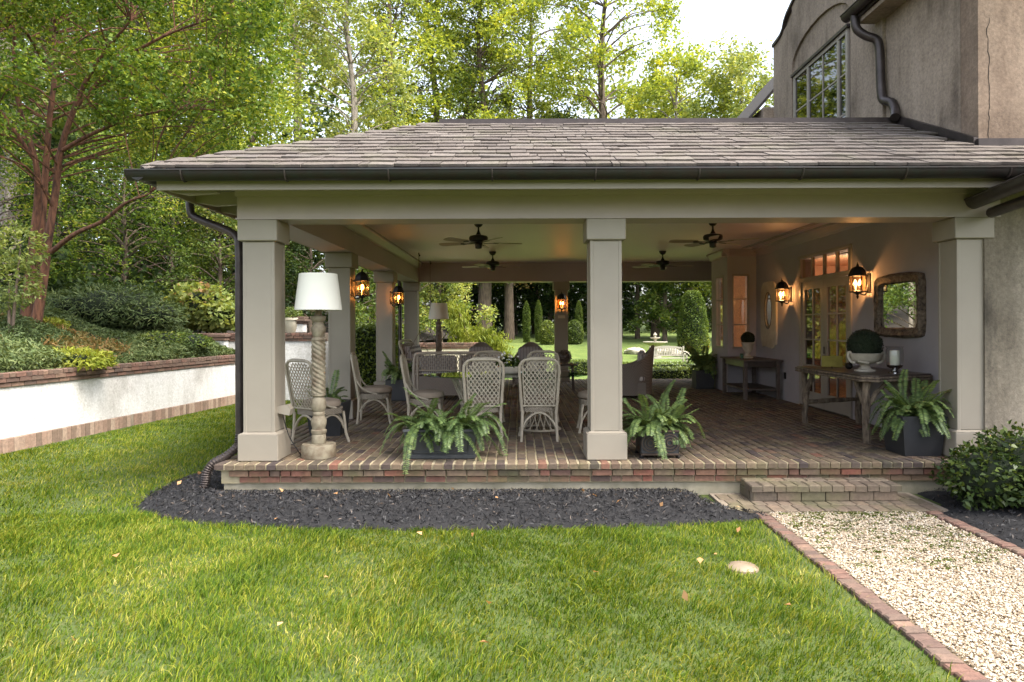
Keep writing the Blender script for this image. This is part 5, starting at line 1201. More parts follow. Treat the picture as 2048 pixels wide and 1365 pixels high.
# ceiling fans
def make_fan(label, loc, rz, drop=0.24):
    t = thing("ceiling_fan", label, "ceiling fan", loc, rz, "black ceiling fans")
    mb = MB(); mb.lathe([(0.03, -0.08), (0.055, -0.06), (0.072, -0.025), (0.075, -0.002)], 20); mb.build("canopy", M['fan_black'], t, True)
    mb = MB(); mb.lathe([(0.045, -0.2), (0.02, -0.15), (0.013, -0.12), (0.013, -0.07)], 14); mb.build("downrod", M['fan_black'], t, True)
    mb = MB(); mb.lathe([(0.05, -0.31), (0.11, -0.3), (0.14, -0.285), (0.145, -0.24), (0.13, -0.215), (0.06, -0.2), (0.03, -0.195)], 28); mb.build("motor_housing", M['fan_black'], t, True)
    mb = MB(); mb.lathe([(0.02, -0.41), (0.05, -0.4), (0.055, -0.345), (0.065, -0.335), (0.06, -0.311)], 18); mb.build("switch_housing", M['fan_black'], t, True)
    for k in range(5):
        a = 2 * PI * k / 5; ca, sa = math.cos(a), math.sin(a); tilt = 0.17
        def pt(r_, s_, z): return (r_ * ca - s_ * sa, r_ * sa + s_ * ca, z + s_ * tilt)
        o_ = [(0.24, -0.055), (0.3, -0.064), (0.6, -0.072), (0.66, -0.055), (0.675, 0), (0.66, 0.055), (0.6, 0.072), (0.3, 0.064), (0.24, 0.055)]
        mb = MB(); n = len(o_); mb.add([pt(r_, s_, -0.318) for r_, s_ in o_] + [pt(r_, s_, -0.310) for r_, s_ in o_], [tuple(range(n - 1, -1, -1)), tuple(range(n, 2 * n))] + [(i, (i + 1) % n, n + (i + 1) % n, n + i) for i in range(n)])
        bl = mb.build("blade", M['fan_blade'], t)
        mb = MB(); o_ = [(0.07, -0.02), (0.2, -0.015), (0.28, -0.045), (0.31, 0), (0.28, 0.045), (0.2, 0.015), (0.07, 0.02)]; n = len(o_)
        mb.add([pt(r_, s_, -0.326) for r_, s_ in o_] + [pt(r_, s_, -0.3195) for r_, s_ in o_], [tuple(range(n - 1, -1, -1)), tuple(range(n, 2 * n))] + [(i, (i + 1) % n, n + (i + 1) % n, n + i) for i in range(n)]); mb.build("blade_bracket", M['fan_black'], bl)
    return t
fan = make_fan("black ceiling fan above the dining table", (-0.60, 3.55, 2.96), 12)
dup(fan, "black ceiling fan near the house wall above the twig console", (2.93, 3.5, 2.96), 40)
dup(fan, "black ceiling fan above the sofa, in line with the table fan", (-0.54, 7.75, 2.96), 25)
dup(fan, "smaller-looking black ceiling fan seen just past the central column", (3.05, 7.75, 2.96), 5)

# wall lanterns
def make_lantern(label, loc, rz, glass='amber', watts=2.0):
    """back plate at local y=0, lantern hangs out along local -y"""
    t = thing("wall_lantern", label, "lantern", loc, rz, "lit carriage lanterns")
    mb = MB(); mb.chamfer(-0.055, 0.055, -0.02, 0.0, -0.14, 0.12, 0.006); mb.build("back_plate", M['iron'], t)
    mb = MB(); mb.tube(catmull([(0, -0.01, 0.0), (0, -0.05, -0.16), (0, -0.1, -0.17), (0, -0.16, -0.13)], 4), 0.01, 6); mb.tube([(0, -0.01, 0.09), (0, -0.06, 0.09)], 0.012, 6); mb.build("bracket", M['iron'], t, True)
    C_ = (0, -0.165)
    mb = MB(); mb.lathe([(0.115, 0.085), (0.122, 0.09), (0.122, 0.105), (0.11, 0.12), (0.1, 0.16), (0.075, 0.2), (0.04, 0.222), (0.016, 0.228), (0.02, 0.24), (0.012, 0.25), (0.004, 0.285)], 6, C_[0], C_[1]); mb.build("dome", M['iron'], t)
    mb = MB(); mb.lathe([(0.004, -0.235), (0.018, -0.2), (0.012, -0.18), (0.03, -0.16), (0.06, -0.145), (0.112, -0.14), (0.115, -0.125), (0.1, -0.12)], 6, C_[0], C_[1]); mb.build("bottom_finial", M['iron'], t)
    mb = MB()
    for k in range(6): a = 2 * PI * k / 6; x, y = C_[0] + 0.106 * math.cos(a), C_[1] + 0.106 * math.sin(a); mb.tube([(x, y, -0.125), (x, y, 0.088)], 0.007, 5)
    mb.build("cage_bars", M['iron'], t)
    for k in range(6):
        a0, a1 = 2 * PI * k / 6, 2 * PI * (k + 1) / 6; r_ = 0.1
        p, q = (C_[0] + r_ * math.cos(a0), C_[1] + r_ * math.sin(a0)), (C_[0] + r_ * math.cos(a1), C_[1] + r_ * math.sin(a1))
        mb = MB(); mb.add([(p[0], p[1], -0.118), (q[0], q[1], -0.118), (q[0], q[1], 0.085), (p[0], p[1], 0.085)], [(0, 1, 2, 3)]); mb.build("pane", M[glass], t)
    for sx in (-0.032, 0.032):
        mb = MB(); mb.lathe([(0.011, -0.12), (0.011, -0.045), (0.009, -0.04)], 8, sx, C_[1] + sx * 0.5); cd = mb.build("candle_tube", M['candle'], t, True)
        mb = MB(); mb.lathe([(0.004, -0.04), (0.014, -0.022), (0.016, -0.008), (0.01, 0.018), (0.002, 0.04)], 10, sx, C_[1] + sx * 0.5); mb.build("flame_bulb", M['bulb'], t, True)
    ld = bpy.data.lights.new("lantern_light", 'POINT'); ld.energy = watts; ld.color = (1.0, 0.56, 0.24); ld.shadow_soft_size = 0.025
    lo = bpy.data.objects.new("lantern_light", ld); COL.objects.link(lo); lo.parent = t; lo.location = (0, C_[1], -0.01)
    return t
lan = make_lantern("lit amber lantern on the second column, behind the white lamp shade", (-2.52, 3.52, 1.98), 90)
dup(lan, "lit amber lantern on the third column, near the dark downpipe", (-2.52, 6.72, 1.96), 90)
dup(lan, "lit lantern on the far middle column above a small plaque", (1.07, 10.39, 1.95), 0)
lan2 = make_lantern("lit lantern between the french doors and the carved mirror", (4.93, 2.80, 1.98), -90, 'clear', 4.0)
dup(lan2, "lit lantern between the oval mirror and the french doors", (4.93, 5.62, 1.95), -90)
pq = tag(MB().box(-0.09, 0.09, -0.008, 0, -0.035, 0.035).build("plaque", M['plaque'], None, loc=(1.07, 10.388, 1.61)), "small cream plaque below the far lantern", "plaque")
# spotlight box on the corner column
sp_ = thing("spotlight", "beige box spotlight on the corner column side", "spotlight", (-2.52, 0.33, 0.50))
mb = MB(); mb.extrude([(-0.06, -0.02), (0.06, -0.045), (0.075, 0.02), (0.04, 0.07), (-0.06, 0.05)], 'y', -0.05, 0.05); mb.v = [(x + 0.06, y, z) for x, y, z in mb.v]; mb.build("housing", M['trim'], sp_)
mb = MB(); mb.tube(catmull([(0.04, 0, -0.03), (0.05, 0.02, -0.12), (0.1, 0.05, -0.3), (0.2, 0.1, -0.49)], 4), 0.006, 5); mb.build("cable", M['iron'], sp_)

# consoles on the house wall
con = thing("twig_console", "rustic console on twig legs below the carved mirror", "console table", (4.42, 2.0, 0))
mb = MB(); mb.extrude([(-0.44, 0.98), (-0.47, 0.6), (-0.45, -0.9), (-0.3, -1.02), (0.48, -0.72), (0.48, 0.95)], 'z', 0.785, 0.80); mb.build("top", M['wood_dark'], con)
mb = MB(); out_ = [(-0.45, 0.99), (-0.48, 0.6), (-0.46, -0.91), (-0.3, -1.035), (0.48, -0.73)]
for z in (0.77, 0.738): mb.tube([(x, y, z) for x, y in out_], 0.015, 7)
mb.build("twig_rim", M['twig'], con, True)
mb = MB(); mb.extrude([(-0.4, 0.95), (-0.4, -0.88), (-0.28, -0.97), (0.45, -0.7), (0.45, 0.92)], 'z', 0.72, 0.784); mb.build("apron", M['wood_dark'], con)
rt = random.Random(6)
def twig(p, q, r_, wob=0.012):
    mb = MB(); P_ = [Vector(p).lerp(Vector(q), k / 6) + Vector((rt.uniform(-wob, wob), rt.uniform(-wob, wob), 0)) for k in range(7)]; mb.tube(P_, [r_ * rt.uniform(0.85, 1.2) for _ in P_], 8); return mb
for (x, y) in ((-0.36, -0.86), (-0.38, 0.84), (0.38, -0.6), (0.38, 0.84)):
    twig((x, y, 0), (x, y, 0.73), 0.043).build("leg", M['twig'], con, True)
    twig((x, y, 0.36), (x + (0.0 if x < 0 else -0.05), y - math.copysign(0.26, y), 0.74), 0.03).build("brace", M['twig'], con, True)
twig((-0.38, 0.84, 0.3), (0.38, 0.84, 0.34), 0.03).build("stretcher", M['twig'], con, True)
twig((-0.36, -0.86, 0.42), (-0.1, -0.84, 0.74), 0.03).build("brace", M['twig'], con, True)
con2 = thing("wood_console", "plain wooden console with low shelf below the oval mirror", "console table", (4.5, 6.75, 0))
mb = MB(); mb.extrude([(-0.33, -0.82), (0.4, -0.82), (0.4, 0.7), (-0.33, 0.7)], 'z', 0.71, 0.74); mb.build("top", M['wood_mid'], con2)
mb = MB(); mb.box(-0.27, 0.36, -0.72, 0.62, 0.6, 0.708); mb.build("apron", M['wood_dark'], con2)
for (x, y) in ((-0.27, -0.72), (-0.27, 0.6), (0.34, -0.72), (0.34, 0.6)): mb = MB(); mb.chamfer(x - 0.035, x + 0.035, y - 0.035, y + 0.035, 0, 0.709, 0.005); mb.build("leg", M['wood_mid'], con2)
mb = MB(); mb.box(-0.29, 0.36, -0.74, 0.62, 0.17, 0.2); mb.build("shelf", M['wood_mid'], con2)
def topiary(name, label, loc, urn_prof, ball_c, ball_r, handles=False, seed=5):
    t = thing(name, label, "topiary", loc); mb = MB(); mb.lathe(urn_prof, 28); mb.build("urn", M['urn'], t, True)
    if handles:
        mb = MB()
        for s_ in (-1, 1):
            mb.tube(catmull([(s_ * 0.16, -0.02, 0.17), (s_ * 0.2, -0.03, 0.24), (s_ * 0.225, -0.03, 0.22), (s_ * 0.22, -0.03, 0.17), (s_ * 0.19, -0.04, 0.12), (s_ * 0.15, -0.06, 0.11)], 4), 0.016, 7)
            mb.tube(catmull([(s_ * 0.05, -0.2, 0.11), (s_ * 0.1, -0.19, 0.12), (s_ * 0.15, -0.14, 0.13)], 3), 0.014, 6)
        mb.build("handle", M['urn'], t, True)
    rng = np.random.default_rng(seed); P, D = shell_points(rng, 2600, ball_c, ball_r, 0.12, 0.02, 0.1); leaves("foliage", P, rng, 0.012, 0.028, M['l_ball'], t, 0.6, 0.1, D)
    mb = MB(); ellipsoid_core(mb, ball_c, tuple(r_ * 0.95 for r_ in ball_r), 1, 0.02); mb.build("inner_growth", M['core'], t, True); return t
topiary("topiary_urn", "wide footed stone urn with dark clipped dome on the twig console", (4.36, 1.78, 0.80), [(0.12, 0), (0.125, 0.02), (0.08, 0.03), (0.055, 0.06), (0.06, 0.085), (0.14, 0.11), (0.19, 0.15), (0.205, 0.21), (0.215, 0.225), (0.2, 0.23), (0.17, 0.2)], (0, 0, 0.33), (0.21, 0.21, 0.2), True)
topiary("topiary_urn", "small pale urn with dark clipped ball on the wooden console", (4.5, 6.7, 0.74), [(0.1, 0), (0.1, 0.025), (0.05, 0.05), (0.045, 0.1), (0.075, 0.14), (0.1, 0.2), (0.11, 0.27), (0.135, 0.3), (0.13, 0.31), (0.1, 0.29)], (0, 0, 0.39), (0.13, 0.13, 0.125))
hv = thing("hurricane_vase", "silvered glass hurricane with a pillar candle on the twig console", "vase", (4.52, 1.38, 0.80))
mb = MB(); mb.lathe([(0.075, 0), (0.07, 0.012), (0.03, 0.03), (0.04, 0.05), (0.08, 0.075), (0.092, 0.1)], 24); mb.build("foot", M['silver'], hv, True)
mb = MB(); n = 28; vs_ = []
for r_, z in ((0.092, 0.1), (0.1, 0.2), (0.095, 0.28), (0.085, 0.3), (0.1, 0.325)):
    for k in range(n): vs_.append((r_ * math.cos(2 * PI * k / n), r_ * math.sin(2 * PI * k / n), z))
mb.add(vs_, [(i * n + k, i * n + (k + 1) % n, (i + 1) * n + (k + 1) % n, (i + 1) * n + k) for i in range(4) for k in range(n)]); mb.build("glass_bowl", M['hurricane'], hv, True)
mb = MB(); mb.lathe([(0.052, 0.085), (0.055, 0.1), (0.055, 0.27), (0.045, 0.275), (0.01, 0.268)], 20); mb.build("candle", M['candle'], hv, True)
bk = thing("olive_book", "olive green book leaning on a stand on the twig console", "book", (4.2, 2.35, 0.80), -25)
mb = MB(); mb.extrude([(0.0, 0.02), (0.018, 0.012), (0.13, 0.155), (0.112, 0.165)], 'x', -0.13, 0.13); mb.build("cover", M['book'], bk)
mb = MB(); mb.tube([(0, -0.02, 0.03), (0, -0.02, 0.006), (0, 0.15, 0.006), (0, 0.11, 0.14)], 0.006, 6); mb.build("stand", M['iron'], bk)
bd = thing("bird_figurine", "small dark bird figure beside the stone urn", "figurine", (4.3, 2.08, 0.80)); mb = MB(); ellipsoid_core(mb, (0, 0, 0.05), (0.04, 0.07, 0.045), 2, 0.02); ellipsoid_core(mb, (0, -0.06, 0.1), (0.024, 0.03, 0.024), 3, 0.02); mb.tube([(0, 0.05, 0.06), (0, 0.13, 0.08)], [0.025, 0.006], 7); mb.build("body", M['iron'], bd, True)
gl = thing("glass_tumbler", "clear glass tumbler on the wooden console edge", "glass", (4.3, 6.45, 0.741)); mb = MB(); mb.lathe([(0.035, 0), (0.04, 0.1), (0.037, 0.1), (0.033, 0.006)], 16); mb.build("tumbler", M['table_glass'], gl, True)

# carved mirror (hung on the house wall) : local y along wall, z up
def wall_mirror(name, label, loc): return thing(name, label, "mirror", loc)
mr = wall_mirror("carved_mirror", "mirror in a peeling carved brown frame near the corner pilaster", (4.93, 1.99, 1.63))
mb = MB(); rm = random.Random(3); hw, hh = 0.56, 0.40; fw = 0.115
def ringpts(w_, h_, wob, n=13):
    pts = []
    for i in range(n): pts.append((-w_ + 2 * w_ * i / n, h_ + wob * (1 - abs(i / n - 0.5) * 2) * 0.6))
    for i in range(n): pts.append((w_, h_ - 2 * h_ * i / n))
    for i in range(n): pts.append((w_ - 2 * w_ * i / n, -h_ - wob * 0.4 * (1 - abs(i / n - 0.5) * 2)))
    for i in range(n): pts.append((-w_, -h_ + 2 * h_ * i / n))
    r_ = []
    for (a, b_) in pts:
        L_ = max(abs(a) / w_, abs(b_) / h_); c_ = 1 - 0.055 * (min(abs(a) / w_, abs(b_) / h_)) ** 8
        r_.append((a * c_, b_ * c_))
    return r_
rings = []
for (ix, dx, wob) in ((0.0, 0.0, 0.03), (0.0, 0.045, 0.03), (0.03, 0.075, 0.025), (0.065, 0.055, 0.012), (0.095, 0.06, 0.0), (fw, 0.02, 0.0)):
    rings.append([(-dx - rm.uniform(0, 0.012) * (1 if 0.01 < dx else 0), a + rm.uniform(-.006, .006) * (ix < 0.1), b_ + rm.uniform(-.006, .006) * (ix < 0.1)) for a, b_ in ringpts(hw - ix, hh - ix, wob)])
n = len(rings[0]); vs_ = [p for r_ in rings for p in r_]
mb.add(vs_, [(i * n + k, i * n + (k + 1) % n, (i + 1) * n + (k + 1) % n, (i + 1) * n + k) for i in range(len(rings) - 1) for k in range(n)]); mb.build("carved_frame", M['frame_brown'], mr, True)
mb = MB(); mb.box(-0.024, -0.018, -hw + fw - 0.01, hw - fw + 0.01, -hh + fw - 0.01, hh - fw + 0.01); mb.build("mirror_glass", M['mirror'], mr)
om = wall_mirror("oval_mirror", "oval mirror set in a pale shaped board above the wooden console", (4.93, 6.7, 1.57))
n = 40; inner = [(0.2 * math.cos(2 * PI * k / n), 0.10 + 0.36 * math.sin(2 * PI * k / n)) for k in range(n)]; outer = []
for (a, b_) in inner:
    an = math.atan2((b_ - 0.1) / 0.36, a / 0.2); ca, sa = math.cos(an), math.sin(an); e = 0.35
    outer.append((0.42 * math.copysign(abs(ca) ** e, ca), 0.62 * math.copysign(abs(sa) ** e, sa) + (0.05 * math.cos(an * 2) * -1 if sa > 0 else 0.02 * math.cos(an * 9))))
mb = MB(); vs_ = [(0, a, b_) for a, b_ in outer] + [(-0.035, a, b_) for a, b_ in outer] + [(-0.035, a, b_) for a, b_ in inner] + [(-0.004, a, b_) for a, b_ in inner]
mb.add(vs_, [(i * n + k, i * n + (k + 1) % n, (i + 1) * n + (k + 1) % n, (i + 1) * n + k) for i in range(3) for k in range(n)]); mb.build("board", M['cream'], om)
mb = MB(); mb.add([(-0.012, a * 1.02, 0.1 + (b_ - 0.1) * 1.02) for a, b_ in inner], [tuple(range(n))]); mb.build("mirror_glass", M['mirror'], om)
mb = MB(); mb.tube([(-0.036, a, b_) for a, b_ in inner + inner[:1]], 0.008, 6); mb.build("rim", M['wood_dark'], om, True)
sk = thing("wall_socket", "dark outlet box low on the house wall between the consoles", "socket", (4.93, 5.9, 0.45)); mb = MB(); mb.chamfer(-0.02, 0, -0.04, 0.04, -0.06, 0.06, 0.004); mb.build("box", M['iron'], sk)

# ================================================================ POTTED FERNS
def fern_fronds(rng, centres, nf, Lr, zr, leaf=0.055, spread=None):
    """arching fronds with paired leaflets; centres: pot points the fronds grow from"""
    V = []; F = []; ST = MB(); off = 0
    for k in range(nf):
        c = centres[rng.integers(len(centres))]; az = rng.uniform(0, 2 * PI); ln = rng.uniform(*Lr); up = rng.uniform(*zr)
        ns = 26; s = np.linspace(0, 1, ns); drop = rng.uniform(0.5, 1.35) * ln * 0.75
        if rng.uniform() < 0.25: drop *= 0.35
        rad = ln * (0.72 * s - 0.12 * s * s); z = up * ln * s * 1.5 - drop * s ** 2.2 * (0.6 + up)
        bend = rng.normal() * 0.25 * s
        x = c[0] + rad * np.cos(az + bend); y = c[1] + rad * np.sin(az + bend); zz = c[2] + z
        P = np.stack([x, y, zz], 1); T = np.gradient(P, axis=0); T /= np.linalg.norm(T, axis=1)[:, None] + 1e-9
        S = np.cross(T, np.array([0, 0, 1.0])); S /= np.linalg.norm(S, axis=1)[:, None] + 1e-6; N_ = np.cross(S, T)
        ST.tube([tuple(p) for p in P[::5]], 0.0022, 4, False)
        for i in range(3, ns):
            for h in (0.0, 0.5):
                if i + h >= ns - 1: continue
                p = P[i] * (1 - h) + P[i + 1] * h if i + 1 < ns else P[i]
                l = leaf * (math.sin(PI * (0.08 + 0.9 * (1 - s[i]) ** 0.8)) ** 0.6 + 0.12) * rng.uniform(0.85, 1.1)
                for sg in (-1, 1):
                    d = S[i] * sg * 0.93 + T[i] * 0.3 - N_[i] * rng.uniform(0.05, 0.35); w_ = T[i] * 0.0075 * (leaf / 0.055)
                    V += [p, p + d * l * 0.45 + w_, p + d * l, p + d * l * 0.45 - w_]; F.append((off, off + 1, off + 2, off + 3)); off += 4
    return np.array(V), np.array(F), ST
def potted_fern(name, label, loc, pot_fn, centres, nf, Lr, zr, seed, leaf=0.055, rz=0):
    t = thing(name, label, "potted fern", loc, rz); pot_fn(t)
    V, F, ST = fern_fronds(np.random.default_rng(seed), centres, nf, Lr, zr, leaf)
    link_mesh("fronds", np_mesh("fronds", V, F), M['l_fern'], t); ST.build("stems", M['l_fern'], t); return t
def trough(t):
    mb = MB(); w0, w1, d0, d1, h = 0.345, 0.375, 0.13, 0.16, 0.30
    mb.add([(-w0, -d0, .03), (w0, -d0, .03), (w0, d0, .03), (-w0, d0, .03), (-w1, -d1, h), (w1, -d1, h), (w1, d1, h), (-w1, d1, h), (-w1 + .03, -d1 + .03, h), (w1 - .03, -d1 + .03, h), (w1 - .03, d1 - .03, h), (-w1 + .03, d1 - .03, h), (-w0 + .03, -d0 + .03, h - .06), (w0 - .03, -d0 + .03, h - .06), (w0 - .03, d0 - .03, h - .06), (-w0 + .03, d0 - .03, h - .06)],
           [(3, 2, 1, 0), (0, 1, 5, 4), (1, 2, 6, 5), (2, 3, 7, 6), (3, 0, 4, 7), (4, 5, 9, 8), (5, 6, 10, 9), (6, 7, 11, 10), (7, 4, 8, 11), (8, 9, 13, 12), (9, 10, 14, 13), (10, 11, 15, 14), (11, 8, 12, 15)]); mb.build("trough", M['lead'], t)
    mb = MB(); mb.box(-0.32, 0.32, -0.11, 0.11, h - .07, h - .05); mb.build("soil", M['soil'], t)
    mb = MB(); mb.chamfer(-w1 - 0.012, w1 + 0.012, -d1 - 0.012, -d1 + 0.01, h - 0.02, h + 0.012, 0.006); mb.chamfer(-w0 - 0.02, w0 + 0.02, -d0 - 0.02, d0 + 0.02, 0, 0.045, 0.008); mb.build("mouldings", M['lead'], t)
    mb = MB(); q = [(-0.28, -0.142, 0.07), (0.28, -0.142, 0.07), (0.3, -0.155, 0.2), (0.25, -0.16, 0.245), (-0.25, -0.16, 0.245), (-0.3, -0.155, 0.2)]; mb.tube(q + q[:1], 0.007, 6); mb.build("panel_bead", M['lead'], t)
potted_fern("fern_trough", "long lead-grey trough of arching ferns before the dining chairs", (-0.82, 0.40, 0), trough, [(-0.25, 0, 0.27), (-0.1, 0, 0.27), (0.08, 0, 0.27), (0.25, 0, 0.27)], 130, (0.36, 0.8), (0.2, 0.62), 41, 0.05)
def filigree(t):
    mb = MB(); mb.chamfer(-0.2, 0.2, -0.16, 0.16, 0.03, 0.29, 0.01); mb.build("box", M['blackpot'], t)
    mb = MB()
    for x0 in (-0.1, 0.1):
        for r_ in (0.09, 0.06, 0.03): mb.tube([(x0 + r_ * math.cos(2 * PI * k / 14), -0.168, 0.16 + r_ * math.sin(2 * PI * k / 14)) for k in range(15)], 0.008, 5)
    mb.tube([(-0.2, -0.168, 0.28), (0.2, -0.168, 0.28)], 0.012, 6); mb.tube([(-0.2, -0.168, 0.04), (0.2, -0.168, 0.04)], 0.012, 6); mb.build("scrollwork", M['wood_dark'], t)
    for x in (-0.19, 0.19):
        for y in (-0.14, 0.14): mb = MB(); mb.lathe([(0.02, 0), (0.025, 0.015), (0.015, 0.03)], 8, x, y); mb.build("foot", M['iron'], t)
potted_fern("fern_box", "fern in a dark scrollwork box at the central column foot", (1.47, 0.42, 0), filigree, [(-0.1, 0, 0.27), (0.1, 0, 0.27), (0, 0.05, 0.27)], 120, (0.33, 0.7), (0.2, 0.68), 42, 0.05)
def tapered(t):
    mb = MB(); mb.add([(-.19, -.19, 0), (.19, -.19, 0), (.19, .19, 0), (-.19, .19, 0), (-.235, -.235, .42), (.235, -.235, .42), (.235, .235, .42), (-.235, .235, .42), (-.2, -.2, .42), (.2, -.2, .42), (.2, .2, .42), (-.2, .2, .42), (-.19, -.19, .36), (.19, -.19, .36), (.19, .19, .36), (-.19, .19, .36)],
           [(3, 2, 1, 0), (0, 1, 5, 4), (1, 2, 6, 5), (2, 3, 7, 6), (3, 0, 4, 7), (4, 5, 9, 8), (5, 6, 10, 9), (6, 7, 11, 10), (7, 4, 8, 11), (8, 9, 13, 12), (9, 10, 14, 13), (10, 11, 15, 14), (11, 8, 12, 15)]); mb.build("pot", M['blackpot'], t)
    mb = MB(); mb.box(-.185, .185, -.185, .185, .36, .375); mb.build("soil", M['soil'], t)
potted_fern("fern_pot", "fern in a tapered black pot against the right pilaster", (4.25, 0.52, 0), tapered, [(-0.06, 0, 0.38), (0.06, 0.03, 0.38), (0, -0.05, 0.38)], 100, (0.36, 0.76), (0.25, 0.75), 43, 0.052)
def cubepot(t):
    mb = MB(); mb.chamfer(-0.2, 0.2, -0.2, 0.2, 0, 0.4, 0.015); mb.build("pot", M['blackpot'], t)
potted_fern("fern_pot", "feathery fern in a dark pot at the far end of the house wall", (4.05, 8.35, 0), cubepot, [(-0.05, 0, 0.4), (0.06, 0, 0.4)], 60, (0.35, 0.6), (0.5, 1.0), 44, 0.08)
potted_fern("fern_pot", "dark pot of ferns tucked between corner column and cane chair", (-2.45, 2.0, 0), tapered, [(0, 0, 0.38)], 22, (0.3, 0.5), (0.3, 0.9), 45)
potted_fern("fern_pot", "fern at the foot of the third column behind the side-on chair", (-2.28, 6.15, 0), cubepot, [(0, 0, 0.4)], 34, (0.35, 0.6), (0.4, 1.0), 46, 0.07)

# ================================================================ SHRUB BY THE PATH, LAWN CAP
bush("glossy_shrub", "glossy evergreen shrub at the right edge of the step", (4.72, -0.55, GZ + 0.03), [((0, 0, 0.38), (0.62, 0.5, 0.36)), ((-0.42, -0.05, 0.3), (0.38, 0.38, 0.3)), ((0.5, -0.15, 0.42), (0.5, 0.45, 0.36)), ((0.15, -0.4, 0.3), (0.4, 0.35, 0.28)), ((1.2, -0.1, 0.4), (0.55, 0.5, 0.4))], 9500, 0.066, M['l_shrub'], 51, "shrub", None, 0.5, 0.4, True, 0.5, 0.12, 0.72)
cap = thing("drain_cap", "round cream cap set in the lawn beside the path", "drain cap", (1.58, -2.08, GZ)); mb = MB(); mb.lathe([(0.11, 0.0), (0.108, 0.012), (0.09, 0.026), (0.05, 0.035), (0.01, 0.038)], 28); mb.build("cap", M['capdome'], cap, True)

# ================================================================ BANK PLANTING
def bz(x, y): return float(bank_z(x, y))
rng = np.random.default_rng(61)
n = 60000; y = rng.uniform(1.2, 9.4, n); s = 0.1 + rng.uniform(0, 1, n) ** 1.5 * 5.5; x = wall_x(y) - s
hum = 0.16 + 0.09 * np.sin(x * 2.1 + y * 1.3) + 0.05 * np.sin(y * 3.7)
P = np.stack([x, y, bank_z(x, y) + rng.uniform(0, 1, n) * hum], 1)
tag(leaves("ground_cover", P, rng, 0.06, 0.15, M['l_juniper'], None, 0.22, 0.6, None, -0.5, "stuff"), "low juniper ground cover over the planted bank", "ground cover")
n = 9000; y = rng.uniform(1.5, 6.5, n); s = rng.uniform(0.3, 3.2, n); x = wall_x(y) - s; k = np.sin(x * 2.7) * np.sin(y * 1.9 + 1) > 0.15
P = np.stack([x, y, bank_z(x, y) + rng.uniform(0.02, 0.24, n)], 1)[k]
tag(leaves("mixed_perennials", P, rng, 0.09, 0.2, M['l_rust'], None, 0.2, 0.2, None, -1.0, "stuff"), "olive and rust perennials among the ground cover", "perennials")
def bank_bush(name, label, px, d, lobes, n, Lf, mt, seed, dz=0.0, **kw):
    x = (px - 1037) * d / 1400; y = d - 7.03; return bush(name, label, (x, y, bz(x, y) + dz), lobes, n, Lf, mt, seed, **kw)
bank_bush("lime_plant", "lime green low plant just above the brick cap", 150, 11.2, [((0, 0, 0.12), (0.6, 0.35, 0.2))], 1500, 0.12, M['l_lime'], 62, wr=0.25, stems=False, core=0.5)
bank_bush("lime_plant", "small bright green clump further along the bank", 95, 13.6, [((0, 0, 0.1), (0.4, 0.3, 0.16))], 700, 0.1, M['l_lime'], 63, wr=0.3, stems=False, core=0.5)
bank_bush("spreading_juniper", "dark spreading juniper behind the crape myrtle trunks", 215, 15.5, [((0, 0, 0.45), (1.3, 0.8, 0.5)), ((0.9, -0.1, 0.3), (0.9, 0.6, 0.35)), ((-0.9, 0, 0.4), (0.8, 0.6, 0.4))], 6000, 0.16, M['l_juniper'], 64, wr=0.18, core=0.75)
bank_bush("hydrangea", "hydrangea with yellowing leaves above the cross wall", 400, 17.4, [((0, 0, 0.75), (0.85, 0.6, 0.55)), ((0.5, -0.1, 0.5), (0.6, 0.5, 0.45)), ((-0.5, 0, 0.5), (0.5, 0.5, 0.4))], 2600, 0.17, M['l_pale'], 65, wr=0.65, core=0.7)
rng = np.random.default_rng(66); hx, hy = (400 - 1037) * 17.2 / 1400, 10.1; P, D = shell_points(rng, 120, (hx, hy, bz(hx, hy) + 0.8), (0.8, 0.55, 0.55), 0.1, 0.1, bz(hx, hy) + 0.85)
tag(leaves("dried_blooms", P, rng, 0.1, 0.16, M['l_rust'], None, 0.9, 0.5, D, 0, "stuff"), "rust coloured dried hydrangea blooms", "blooms")
bank_bush("nandina", "yellow green nandina at the left edge below the trees", 18, 12.0, [((0, 0, 0.9), (0.5, 0.5, 0.5)), ((0.2, 0, 1.5), (0.4, 0.4, 0.4))], 1600, 0.1, M['l_pale'], 67, wr=0.35, core=0.0)
bank_bush("azalea", "low dark azalea between trunks and wall", 330, 14.6, [((0, 0, 0.14), (0.6, 0.4, 0.2)), ((0.5, 0.1, 0.12), (0.45, 0.35, 0.18))], 2000, 0.07, M['l_mid'], 68)
bank_bush("azalea", "dark azalea at the foot of the cross wall", 255, 17.2, [((0, 0, 0.4), (0.9, 0.6, 0.45))], 2600, 0.09, M['l_dark'], 69)
# pot on the cross wall
pt_ = thing("wall_pot", "cream pot with clipped boxwood on the cross wall", "planter", (-5.33 - 0.02, 9.58, 1.24)); pt_.location.x = (585 - 1037) * 16.6 / 1400
mb = MB(); mb.lathe([(0.15, 0.0), (0.17, 0.02), (0.215, 0.3), (0.24, 0.31), (0.24, 0.36), (0.21, 0.36), (0.2, 0.33)], 24); mb.build("pot", M['cream'], pt_, True)
rng = np.random.default_rng(4); P, D = shell_points(rng, 1100, (0, 0, 0.42), (0.24, 0.24, 0.2), 0.2, 0.05, 0.33); leaves("foliage", P, rng, 0.03, 0.05, M['l_box'], pt_, 0.6, 0.2, D)
# ivy hedge beyond the left columns
hedge("ivy_hedge", "tall leafy hedge beyond the second and third columns", -4.5, -3.15, 10.6, 13.6, GZ, 1.42, 16000, 0.085, M['l_box'], 71, rough=0.09)

